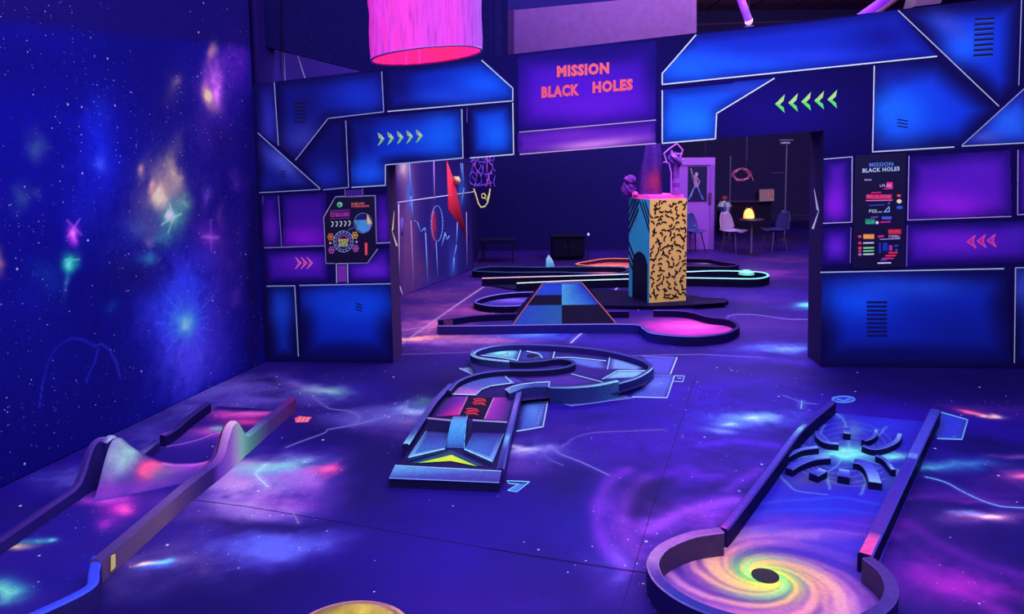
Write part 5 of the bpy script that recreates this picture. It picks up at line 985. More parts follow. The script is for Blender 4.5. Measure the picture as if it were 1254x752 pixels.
    kerb(mb, pth, .07, zs, grad((0, (190, 60, 150)), (.08, (190, 66, 160)), (.09, (70, 36, 150)), (.5, (44, 34, 160)), (.56, (50, 40, 165)), (.57, (100, 150, 214)), (.6, (60, 60, 190)), (.9, (54, 54, 185)), (1, (44, 44, 160))), (9, 6, 60), (56, 54, 180), side='L', b=.008, cin=(30, 24, 120)); mb.build('kerb', M_CURB, t, k=KF * 1.1)
    for P0, cc in (([(856, 644), (866, 640), (890, 627), (880, 638)], (226, 70, 150)),):
        pass
    # pinwheel blocks
    B = [([(1001, 530), (1003, 537), (1012, 543), (1027, 545)], .035), ([(1037, 526), (1037, 533)], .05), ([(1057, 541), (1066, 538), (1072, 533), (1073, 528)], .03), ([(1057, 547), (1070, 551), (1085, 548), (1098, 541), (1102, 533)], .035),
         ([(955, 566), (965, 559), (980, 552), (1001, 549)], .035), ([(966, 576), (978, 569), (995, 563), (1015, 561)], .05), ([(996, 583), (1008, 577)], .06), ([(1033, 586), (1034, 577)], .07), ([(1046, 566), (1058, 569), (1067, 578), (1072, 593)], .075), ([(1074, 559), (1085, 565), (1094, 577)], .03)]
    for i, (pts, w) in enumerate(B):
        h = .048; mb = MB(); pth = smooth_path([fl(x, y - 1, h) for x, y in pts], 6)
        kerb(mb, pth, w, h, grad((0, (44, 44, 170)), (.6, (64, 70, 200)), (1, (110, 150, 214))), (12, 8, 66), (70, 90, 190), side='both', b=.005, z0=.006); mb.build('block', M_CURB, t, k=KF * 1.1)
    mb = MB(); mb.lathe([(.0, .0), (.062, .0), (.066, .003)], (hole.x, hole.y, .007), (8, 8, 40), 28, cap=False); mb.build('hole', M_PLASTIC, t, k=.5)
right_lane()

# painted disc at the bottom edge of the frame
def disc_thing():
    c = fl(428, 776, .02); r = abs(fl(504, 776, .02).x - c.x)
    n = 40; mb = MB(); R = [(1.0, .0, (150, 90, 150)), (1.0, .018, (206, 140, 170)), (.95, .026, (220, 160, 150)), (.86, .03, (150, 100, 130)), (.78, .032, (190, 160, 84)), (.55, .033, (200, 176, 80)), (.3, .034, (150, 140, 60)), (.02, .034, (200, 180, 90))]
    vs = []; vc = []
    for q, (a, z, col) in enumerate(R):
        for k in range(n):
            th = 2 * math.pi * k / n; vs.append((c.x + r * a * math.cos(th), c.y + r * a * .9 * math.sin(th), z))
            f = .62 + .5 * float(vnoise(np.array([k * .45 + q]), np.array([q * 1.7]))[0]); vc.append(tuple(np.array(col) * f))
    fs = [(i * n + k, i * n + (k + 1) % n, (i + 1) * n + (k + 1) % n, (i + 1) * n + k) for i in range(len(R) - 1) for k in range(n)]; fs.append([(len(R) - 1) * n + k for k in range(n)])
    mb.add(vs, fs, None, vcol=vc); o = mb.build('floor_disc', M_LANE, smooth=True, origin=(c.x, c.y, 0))
    tag(o, 'low yellow and rose planet-like disc on the floor at the bottom edge of the photo', 'floor disc')
disc_thing()

# ================================================================== LANES OF THE BACK ROOM
def pyramid_lane():
    t = thing('minigolf_lane', 'dark minigolf lane with a checkered truncated pyramid and a round pink green', 'minigolf lane', fl(700, 400), 'minigolf lanes')
    z = .11; T = lambda x, y, zz=z: fl(x, y, zz)
    front = [(536, 399), (600, 398.5), (700, 397), (775, 397), (787, 402), (800, 408), (845, 412), (885, 409), (903, 402), (905, 396), (892, 390), (868, 387), (850, 382), (830, 379.5), (800, 379)]
    back = [(770, 380), (700, 381), (600, 384), (560, 388), (536, 391)]
    out = [fl(x, y + 7, .02) for x, y in front + back]
    def paint(p):
        for a in [(845, 402, 66, 12, (190, 44, 190), 1.0), (845, 398, 56, 9, (214, 50, 190), 1.0), (850, 399, 40, 4, (236, 90, 200), .9), (560, 393, 26, 4, (190, 90, 190), .9), (640, 392, 60, 6, (40, 30, 120), .7)]: p.blob(*a, n=.3)
        for i in range(7): p.line([(796 + i * 3, 395 + i * 1.9), (845 + i * 3, 392 + i * 2.0), (894 - i, 397 + i * .9)], 1.3, (90, 20, 130), .75)
    surface('playing_surface', out, .02, (30, 16, 100), paint, M_LANE, t, res=.022, seed=51, k=KF * 1.2)
    pf = smooth_path([T(*q) for q in front], 5); pb = smooth_path([T(*q) for q in back], 4)
    mb = MB(); kerb(mb, pf, .035, z, grad((0, (60, 40, 130)), (.3, (40, 34, 150)), (.5, (24, 16, 90)), (1, (44, 24, 130))), grad((0, (34, 22, 110)), (.33, (26, 26, 140)), (.42, (14, 8, 70)), (1, (14, 8, 64))), grad((0, (110, 90, 180)), (.35, (96, 110, 210)), (.5, (50, 30, 120)), (1, (90, 50, 170))), side='L', b=.008); mb.build('kerb', M_CURB, t, k=KF * 1.1)
    mb = MB(); kerb(mb, pb, .035, z, (34, 20, 100), (16, 8, 70), (70, 40, 140), side='L', b=.008); mb.build('kerb', M_CURB, t)
    # pyramid
    mb = MB(); Y0 = fl(690, 401).y + .06
    A = atY(628, 394, Y0); B = atY(754, 392, Y0); zt = atY(688, 347, Y0 + .28).z
    C0 = atY(665, 347.5, Y0 + .28); C1 = atY(712.5, 347, Y0 + .28); 
    A.z = B.z = .03; C0.z = C1.z = zt; Mb = (A + B) / 2; Mb.x = atY(688, 393, Y0).x; Mt = (C0 + C1) / 2; Mt.x = atY(688, 347, Y0 + .28).x
    dep = .62; Ab, Bb = A + Vector((0, dep, 0)), B + Vector((0, dep, 0)); Cb0, Cb1 = C0 + Vector((0, .1, 0)), C1 + Vector((0, .1, 0))
    def lv(P, Q, u): return P.lerp(Q, u)
    u1, u2 = .46, .71
    bk = (12, 7, 46)
    rows_l = [(0, u1, (30, 78, 150), (32, 60, 176)), (u1, u2, bk, bk), (u2, 1, (24, 60, 180), (30, 60, 196))]
    rows_r = [(0, u1, bk, bk), (u1, 1, (60, 140, 200), (18, 34, 170))]
    for a, b, c0, c1 in rows_l: mb.face([lv(A, C0, a), lv(Mb, Mt, a), lv(Mb, Mt, b), lv(A, C0, b)], [c1, c0, c0, c1])
    for a, b, c0, c1 in rows_r: mb.face([lv(Mb, Mt, a), lv(B, C1, a), lv(B, C1, b), lv(Mb, Mt, b)], [c0, c1, c1, c0])
    mb.face([A, C0, Cb0, Ab], (20, 12, 70)); mb.face([B, Bb, Cb1, C1], (18, 8, 56)); mb.face([C0, C1, Cb1, Cb0], (70, 30, 120)); mb.face([Ab, Cb0, Cb1, Bb], (14, 8, 50))
    for P, Q in ((A, C0), (B, C1)): mb.tube([P, Q], .009, (150, 84, 110), 5)
    for P, Q in ((C0, C1),): mb.tube([P, Q], .006, (90, 80, 190), 5)
    mb.build('pyramid', M_CURB, t, k=KF * 1.15)
    # small pink blocks at the tee
    for (x0, x1, y, c) in ((541, 554, 392, (236, 120, 150)), (570, 588, 386.5, (226, 110, 170))):
        mb = MB(); a, b = fl(x0, y, .1), fl(x1, y - .6, .1); top = [a, b, b + Vector((0, .12, -.03)), a + Vector((0, .12, -.03))]; mb.prism([Vector((p.x, p.y, .02)) for p in top], top, c, (110, 50, 130)); mb.build('block', M_CURB, t)
pyramid_lane()
def cyan_lane():
    t = thing('minigolf_lane', 'long dark lane with pale cyan kerb edges, running behind the yellow squiggle pedestal', 'minigolf lane', fl(780, 350), 'minigolf lanes')
    z = .14; P = [(633, 346.5), (700, 343.5), (765, 341.5), (830, 340), (880, 340.5), (925, 341), (942, 337.5), (935, 333), (905, 331.3), (870, 331), (820, 333), (765, 335), (700, 337), (640, 338.5), (590, 340)]
    pth = smooth_path([fl(x, y, z) for x, y in P], 5)
    out = [fl(x, y + 8, .02) for x, y in P]
    surface('playing_surface', out, .02, (12, 14, 54), lambda p: p.blob(880, 344, 40, 4, (30, 90, 120), .8), M_LANE, t, res=.04, seed=61)
    g = grad((0, (170, 200, 190)), (.2, (150, 190, 200)), (.4, (110, 230, 230)), (.6, (130, 236, 240)), (.8, (170, 190, 200)), (1, (190, 150, 190)))
    mb = MB(); kerb(mb, pth, .04, z, g, (9, 6, 44), g, side='L', b=.012); mb.build('kerb', M_CURB, t, k=KF)
    mb = MB(); c = fl(914, 336, .1); mb.lathe([(.13, 0), (.12, .04), (.06, .07), (.01, .075)], c, (120, 220, 220), 14); mb.build('bumper', M_CURB, t)
cyan_lane()
def small_lane(label, P, z, ctop, cside, cedge, csurf, blobs=(), extra=None):
    c = fl(sum(p[0] for p in P) / len(P), sum(p[1] for p in P) / len(P)); t = thing('minigolf_lane', label, 'minigolf lane', c, 'minigolf lanes')
    pth = smooth_path([fl(x, y, z) for x, y in P], 4, closed=True); out = [fl(x, y + 5, .02) for x, y in P]
    def paint(p):
        for b in blobs: p.blob(*b, n=.3)
    surface('playing_surface', out, .02, csurf, paint, M_LANE, t, res=.04, seed=int(P[0][0]))
    mb = MB(); kerb(mb, pth, .035, z, ctop, cside, cedge, side='L', closed=True, b=.01); mb.build('kerb', M_CURB, t)
    if extra: extra(t)
    return t
small_lane('low oval lane with violet surface, left behind the checkered pyramid', [(580, 369), (600, 374), (635, 374), (665, 370), (672, 362), (660, 357), (625, 358), (597, 362)], .10, (60, 50, 190), (10, 6, 52), (110, 100, 220), (50, 34, 150), [(625, 368, 30, 3, (110, 90, 220), .9)])
def fin(t):
    mb = MB(); y = fl(675, 336).y + .1; b = [atY(668.5, 328, y), atY(680, 328, y), atY(677, 319, y), atY(672, 312, y), atY(668.8, 317, y)]
    mb.prism([p + Vector((0, .12, 0)) for p in b], b, [(70, 160, 220), (60, 130, 210), (120, 210, 240), (190, 245, 250), (120, 210, 240)], (30, 80, 160)); mb.build('fin', M_CURB, t, k=1.2)
small_lane('far dark lane with a pale blue shark-like fin, against the rear wall', [(578, 331), (620, 333), (690, 333), (735, 335), (765, 333), (765, 327), (720, 326), (660, 326.5), (600, 326)], .12, (22, 22, 96), (10, 7, 50), (44, 70, 140), (24, 16, 90), [(600, 334, 30, 2, (40, 90, 180), .8), (740, 334, 30, 2, (200, 90, 110), .9)], fin)
small_lane('small far lane glowing orange-red, just left of the squiggle pedestal', [(704, 323), (730, 325.5), (772, 327), (790, 322), (782, 317), (745, 316), (722, 319)], .09, (190, 90, 110), (70, 22, 60), (226, 130, 120), (150, 60, 90), [(745, 325, 30, 2.5, (236, 140, 120), .9)])
small_lane('far low dark lane to the right of the squiggle pedestal, below the cafe table', [(820, 324), (860, 325.5), (893, 326), (905, 323), (885, 320), (868, 317), (840, 316), (820, 317)], .10, (40, 20, 84), (12, 6, 44), (60, 34, 110), (30, 14, 80), [(862, 322, 12, 2, (130, 120, 160), .8)])
def plinth_lane():
    t = thing('lane_platform', 'dark stepped lane platform under the squiggle pedestal', 'lane platform', fl(800, 378))
    mb = MB(); P = [(738, 378), (800, 379), (862, 377), (892, 373), (888, 369.5), (860, 368), (850, 366), (790, 361), (760, 359.5), (722, 357)]
    top = [fl(x, y - 4, .05) for x, y in P]; mb.prism([Vector((p.x, p.y, 0)) for p in top], top, (14, 8, 56), (10, 5, 44)); mb.build('platform', M_CURB, t)
    mb = MB(); P = [(850, 373), (889, 370.5), (889, 367.5), (850, 368.5)]; top = [fl(x, y, .07) for x, y in P]; mb.prism([Vector((p.x, p.y, .05)) for p in top], top, (24, 14, 70), (12, 6, 50)); mb.build('end_kerb', M_CURB, t)
plinth_lane()

# ================================================================== PEDESTAL and what stands on it
PC = fl(795, 371, .05)
E1 = fl(840, 368, .05) - PC; E1.z = 0; E2 = Vector((-.20, .52, 0)); PH = atY(795, 244.5, PC.y).z
def pedestal():
    t = thing('pedestal', 'tall box pedestal, one side yellow with black squiggles and one teal with stripes', 'pedestal', PC + (E1 + E2) / 2)
    mb = MB(); z0, z1 = .05, PH
    q = [PC, PC + E1, PC + E1 + E2, PC + E2]; bot = [Vector((p.x, p.y, z0)) for p in q]; top = [Vector((p.x, p.y, z1)) for p in q]
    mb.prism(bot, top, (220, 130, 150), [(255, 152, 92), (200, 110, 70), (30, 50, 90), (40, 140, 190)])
    n1 = Vector((E1.y, -E1.x, 0)).normalized(); n2 = Vector((-E2.y, E2.x, 0)).normalized()
    if n2.x > 0: n2 = -n2
    H = z1 - z0; W1 = E1.length
    f1 = lambda u, v: PC + E1 * u + Vector((0, 0, z0 - PC.z + v * H)) + n1 * .003
    rnd = random.Random(5); pts = []
    tries = 0
    while len(pts) < 150 and tries < 20000:
        tries += 1; u, v = rnd.uniform(.05, .95) * W1, rnd.uniform(.03, .97) * H
        if all((u - a) ** 2 + (v - b) ** 2 > .064 ** 2 for a, b in pts): pts.append((u, v))
    for (u, v) in pts:
        a = rnd.uniform(0, math.pi * 2); L = rnd.uniform(.030, .045); k = rnd.choice((-1, 1)) * rnd.uniform(.6, 2.4); path = []; x, y = u - L * math.cos(a), v - L * math.sin(a)
        for s_ in range(5):
            path.append((x, y)); aa = a + k * (s_ / 4 - .5) * 1.5; x += L * .5 * math.cos(aa); y += L * .5 * math.sin(aa)
        wd = .021
        for (p0, p1) in zip(path[:-1], path[1:]):
            d = Vector((p1[0] - p0[0], p1[1] - p0[1])); d.normalize(); n_ = Vector((-d.y, d.x)) * wd / 2; e = d * .003
            qd = [(p0[0] - e.x + n_.x, p0[1] - e.y + n_.y), (p1[0] + e.x + n_.x, p1[1] + e.y + n_.y), (p1[0] + e.x - n_.x, p1[1] + e.y - n_.y), (p0[0] - e.x - n_.x, p0[1] - e.y - n_.y)]
            mb.face([f1(min(max(c[0] / W1, .005), .995), min(max(c[1] / H, .003), .997)) for c in qd], (24, 8, 26))
    f2 = lambda u, v, o=.003: PC + E2 * u + Vector((0, 0, z0 - PC.z + v * H)) + n2 * o     # u=0 at the near corner
    st = (8, 6, 44); lt = (110, 150, 190)
    def band(u0, v0, u1, v1, w, c, o=.003): mb.face([f2(u0, v0 - w, o), f2(u1, v1 - w, o), f2(u1, v1 + w, o), f2(u0, v0 + w, o)], c)
    for i in range(4): band(.99, .66 + i * .075, .52 - i * .0, .90 + i * .075 , .022, st) if .90 + i * .075 < .985 else band(.99, .66 + i * .075, .99 - .47 * (.985 - .66 - i * .075) / .24, .985, .016, st)
    for i in range(3): band(.99, .54 - i * .085, .52, .32 - i * .085, .022, st)
    for i in range(3): band(.01, .70 + i * .075, .01 + .5 * (.985 - .70 - i * .075) / .30, .985, .02, st)
    band(.99, .62, .52, .86, .006, lt, .004); band(.99, .60, .52, .38, .006, lt, .004)
    # black arched doorway
    arch = [(.80, 0), (.80, .34)] + [(.44 + .36 * math.cos(a), .34 + .14 * math.sin(a)) for a in [math.pi * k / 12 for k in range(1, 12)]] + [(.08, .34), (.08, 0)]
    mb.face([f2(u, v, .006) for u, v in arch], (10, 8, 44)); mb.build('box', M_PAPER, t, k=1.7)
pedestal()
def plate():
    mb = MB(); a = PC + E1 * .02 + E2 * .06; q = [a, a + E1 * .92, a + E1 * .92 + E2 * .88, a + E2 * .88]; top = [Vector((p.x, p.y, PH + .055)) for p in q]
    mb.prism([Vector((p.x, p.y, PH + .001)) for p in q], top, (190, 60, 190), (240, 80, 190)); o = mb.build('display_slab', glow_mat('pink emissive acrylic', (236, 70, 180), .5, (214, 60, 190)), origin=(a.x, a.y, PH))  # pink slab with emission added to its colour
    tag(o, 'pink slab lying on the squiggle pedestal top', 'slab')
plate()
ZP = PH + .056
M_GAUZE = paint_mat('thin gauze', .9, .2, 30, .05, bump=.3); M_GAUZE.node_tree.nodes['Principled BSDF'].inputs['Alpha'].default_value = .86
def lump(name, label, cat, c, R, col, col2, seed, par=None, amp=.35, sz=(1, 1, 1), detail=2, mat=None, k=1.0):
    n, m = 22, 14; vs = []; vc = []; rs = np.random.RandomState(seed)
    for i in range(m + 1):
        ph = math.pi * i / m
        for j in range(n):
            th = 2 * math.pi * j / n; d = (math.sin(ph) * math.cos(th), math.sin(ph) * math.sin(th), math.cos(ph))
            nn = float(fbm(np.array([d[0] * 2.2 + d[2] * 1.7 + seed]), np.array([d[1] * 2.2 - d[2] * 1.3 + seed * 2]), 4, seed)[0]) - .5
            r = R * (1 + amp * 2.2 * nn); vs.append((c[0] + d[0] * r * sz[0], c[1] + d[1] * r * sz[1], c[2] + d[2] * r * sz[2])); w = min(1, max(0, .5 + nn * 2.4)); vc.append(tuple(np.array(col) * w + np.array(col2) * (1 - w)))
    fs = [(i * n + j, i * n + (j + 1) % n, (i + 1) * n + (j + 1) % n, (i + 1) * n + j) for i in range(m) for j in range(n)]
    mb = MB(); mb.add(vs, fs, None, vcol=vc)
    o = mb.build(name, mat or M_CLOTH, par, origin=None if par else (c[0], c[1], c[2] - R * sz[2]), k=k)
    if par is None: tag(o, label, cat)
    return o
def sculptures():
    # crouching crumpled figure left of the box, on a slim stand
    base = fl(768, 366, .0); Y = PC.y + .36
    p0 = atY(770, 240, Y)
    t = thing('rock_sculpture', 'crumpled purple rock-like sculpture with a pink tip, on the left corner of the pedestal top', 'sculpture', (p0.x, p0.y, PH))
    lump('body', '', '', (p0.x, p0.y, PH + .13), .10, (120, 44, 176), (44, 18, 116), 3, t, .3, (.95, .9, 1.25), k=1.2)
    lump('head', '', '', (p0.x + .01, p0.y - .02, PH + .26), .075, (140, 54, 180), (60, 20, 130), 8, t, .3, (1.15, 1, .9), k=1.2)
    lump('tip', '', '', (p0.x + .075, p0.y - .09, PH + .055), .042, (236, 60, 170), (160, 40, 160), 4, t, .25, k=1.4)
    # draped translucent cone
    c = PC + E1 * .36 + E2 * .60; n, m = 40, 16; vs = []; vc = []
    topc = atY(812, 168, c.y); zt = 2.25
    for i in range(m + 1):
        u = i / m; r = .10 * (1 - u) ** .8 + .10; cx = c.x - .02 + .05 * u; z = ZP + u * (zt - ZP)
        for j in range(n):
            a = 2 * math.pi * j / n; rr = r * (1 + .06 * math.sin(a * 5 + u * 3) + .03 * math.sin(a * 11 - u * 4)); vs.append((cx + rr * math.cos(a) * .9, c.y + rr * .7 * math.sin(a), z)); w = .5 + .25 * math.sin(a * 5 + u * 3)
            base_c = np.array((84, 34, 160)) * w + np.array((44, 20, 130)) * (1 - w); hot = math.exp(-((u - .25) / .22) ** 2) * max(0, math.cos(a + math.pi / 2 - .35)) ** 2; vc.append(tuple(base_c * (1 - hot * .8) + np.array((190, 50, 110)) * hot * .8))
    fs = [(i * n + j, i * n + (j + 1) % n, (i + 1) * n + (j + 1) % n, (i + 1) * n + j) for i in range(m) for j in range(n)]
    mb = MB(); mb.add(vs, fs, None, vcol=vc); o = mb.build('draped_cone', M_GAUZE, origin=(c.x, c.y, ZP), smooth=True); tag(o, 'tall violet draped cone with a rosy lower half, standing on the pink slab', 'sculpture')
    # flower-like crumpled head on a stem
    s0 = PC + E1 * .88 + E2 * .12; Yf = s0.y; sx = atY(828, 220, Yf).x
    t = thing('flower_sculpture', 'crinkled violet flower-like sculpture on a stem, right end of the pedestal top', 'sculpture', (sx, Yf, ZP))
    mb = MB(); mb.lathe([(.07, 0), (.065, .03), (.05, .10), (.055, .16), (.04, .22), (.042, .40)], (sx, Yf, ZP), (130, 50, 196), 12); mb.build('stem', M_CLOTH, t, k=1.1)
    hz = atY(827, 193, Yf).z
    lump('flower_head', '', '', (sx - .005, Yf, hz - .02), .10, (150, 80, 220), (50, 20, 130), 12, t, .8, (1.05, .8, .95), k=1.2)
    mb = MB(); rnd = random.Random(2)
    for pts in ([(829, 176), (820, 182), (813, 188), (817, 200)], [(829, 176), (836, 184), (833, 192), (837, 196)], [(817, 198), (812, 199)], [(819, 199), (822, 212), (822, 236)], [(826, 196), (830, 188), (836, 189)]):
        mb.tube([atY(x, y, Yf - .05 - .02 * i) for i, (x, y) in enumerate(pts)], .011, (160, 80, 226), 6)
    mb.build('tendrils', M_CLOTH, t, k=1.2)
sculptures()

# ================================================================== FURNITURE OF THE BACK ROOM
def make_chair(label, loc, rz, shell, legc, group='shell chairs in the back room'):
    t = thing('shell_chair', label, 'chair', loc, group); t.rotation_euler = (0, 0, rz)
    L = Vector(t.location)
    def B(mb, name, mat): 
        o = mb.build(name, mat, None); o.parent = t; return o
    # shell: rounded seat curving up into the back (faces -y)
    n, m = 14, 16; vs = []
    for i in range(m + 1):
        u = i / m
        if u < .5: y = -.20 + .40 * (u / .5); z = .44 - .02 * math.sin(u * 2 * math.pi); hw = .21 + .03 * math.sin(u * 2 * math.pi)
        else: w = (u - .5) / .5; y = .20 + .09 * w; z = .44 + .40 * w ** 1.1; hw = .235 * math.sqrt(max(0.02, 1 - (w * .93) ** 3.2))
        for j in range(n + 1):
            v = j / n * 2 - 1; vs.append((hw * v, y - (.05 * v * v if u > .5 else 0), z + .05 * v * v * (1 if u < .6 else .2)))
    fs = [(i * (n + 1) + j, i * (n + 1) + j + 1, (i + 1) * (n + 1) + j + 1, (i + 1) * (n + 1) + j) for i in range(m) for j in range(n)]
    mb = MB(); mb.add(vs, fs, shell); o = B(mb, 'seat_shell', M_PLASTIC); md = o.modifiers.new('thickness', 'SOLIDIFY'); md.thickness = .014; o.data.polygons.foreach_set('use_smooth', [True] * len(o.data.polygons))
    for sx in (-1, 1):
        for sy in (-1, 1):
            mb = MB(); mb.tube([(sx * .13, sy * .11, .43), (sx * .20, sy * .19, 0)], [.016, .010], legc, 8); B(mb, 'leg', M_METAL)
    mb = MB(); mb.tube([(-.13, -.11, .42), (.13, .11, .42)], .01, legc); mb.tube([(.13, -.11, .42), (-.13, .11, .42)], .01, legc); B(mb, 'under_frame', M_METAL)
    return t
c1 = fl(899, 309); make_chair('pale lilac shell chair on the left side of the small cafe table', (c1.x, c1.y, 0), math.radians(38), (150, 116, 200), (60, 40, 100))
c2 = fl(948, 307); make_chair('dark navy shell chair on the right side of the small cafe table', (c2.x, c2.y, 0), math.radians(-75), (40, 34, 110), (60, 44, 110))
c3 = fl(848, 309); make_chair('blue shell chair half hidden right behind the squiggle pedestal', (c3.x, c3.y, 0), math.radians(20), (40, 40, 140), (24, 16, 60))
def cafe():
    p = fl(920, 311); t = thing('cafe_table', 'small round cafe table on one slim leg between two shell chairs', 'table', (p.x, p.y, 0))
    mb = MB(); mb.lathe([(.24, .70), (.245, .71), (.245, .72), (.24, .73)], (p.x, p.y, 0), (50, 34, 80), 24); mb.build('table_top', M_PLASTIC, t)
    mb = MB(); mb.tube([(p.x, p.y, .02), (p.x, p.y, .70)], .02, (90, 70, 120), 10); mb.build('leg', M_METAL, t)
    mb = MB(); mb.lathe([(.18, 0), (.18, .012), (.03, .025)], (p.x, p.y, 0), (30, 20, 60), 20); mb.build('foot', M_METAL, t)
    q = atY(917, 262, p.y); t = thing('table_lamp', 'small glowing yellow dome lamp on the cafe table', 'lamp', (q.x, p.y, .731))
    mb = MB(); mb.lathe([(.10, 0), (.11, .02), (.10, .09), (.07, .16), (.03, .20), (.005, .205)], (q.x, p.y, .745), (255, 200, 90), 16); mb.build('lamp_shade', glow_mat('lit lamp glass', (255, 196, 96), 1.6, (255, 150, 60), 5), t, smooth=True)
    mb = MB(); mb.lathe([(.12, 0), (.12, .014)], (q.x, p.y, .731), (90, 50, 60), 16); mb.build('base', M_METAL, t)
    for dx in (-.12, .12): 
        mb = MB(); mb.tube([(q.x + dx, p.y, .74), (q.x + dx * .9, p.y, .86), (q.x + dx * .4, p.y, .97)], .006, (120, 60, 60), 5); mb.build('cage_wire', M_METAL, t)
    L = bpy.data.lights.new('lamp bulb', 'POINT'); L.energy = 4; L.color = (1, .6, .25); L.shadow_soft_size = .1; o = bpy.data.objects.new('lamp_bulb', L); COL.objects.link(o); o.parent = t; o.location = (0, -.25, .2)
cafe()
def door():
    Y = YB - .05; a = atY(838, 310, Y); b = atY(872, 310, Y); z1 = atY(850, 193, Y).z
    t = thing('display_door', 'pale lilac door panel with a dark dancer poster, right behind the pedestal', 'door', ((a.x + b.x) / 2, Y - .1, 0))
    x0 = a.x - .25; x1 = b.x; mb = MB(); mb.box(x0, x1, Y - .10, Y - .05, 0, z1, (130, 66, 206)); dp = mb.build('door_panel', M_PLASTIC, t, k=1.2)
    mb = MB(); mb.box(x1 - .10, x1, Y - .13, Y - .10, 0, z1 - .16, (116, 60, 190)); mb.box(x0, x1, Y - .13, Y - .10, z1 - .16, z1, (140, 76, 214)); mb.build('frame', M_PLASTIC, t, k=1.2)
    yy = Y - .106; p0 = atY(842, 247, yy); p1 = atY(866, 203.5, yy); mb = MB(); mb.box(p0.x, p1.x, yy - .008, yy, p0.z, p1.z, (18, 12, 70)); g = lambda x, y: atY(x, y, yy - .012)
    for pts, w_, c in [([(846, 206), (848, 214), (850, 222)], 1, (140, 120, 170)), ([(850, 216), (853, 228)], 5, (130, 90, 160)), ([(853, 212), (853, 215)], 3, (150, 120, 170)), ([(851, 228), (847, 236), (843.5, 244)], 1.6, (60, 90, 200)), ([(854, 228), (857, 236), (861, 244)], 1.6, (60, 90, 200)), ([(853, 217), (857, 222), (855, 227)], 1, (140, 110, 170)), ([(849, 232), (846, 241)], .7, (120, 150, 230)), ([(856, 232), (859, 241)], .7, (120, 150, 230))]: strip(mb, g, pts, w_, c)
    mb.build('poster', M_PAPER, dp, k=1.3)
    mb = MB(); h = atY(869.5, 243, Y - .15); mb.box(h.x - .03, h.x + .03, Y - .16, Y - .13, h.z - .12, h.z + .12, (60, 30, 110)); mb.build('handle', M_METAL, dp)
door()
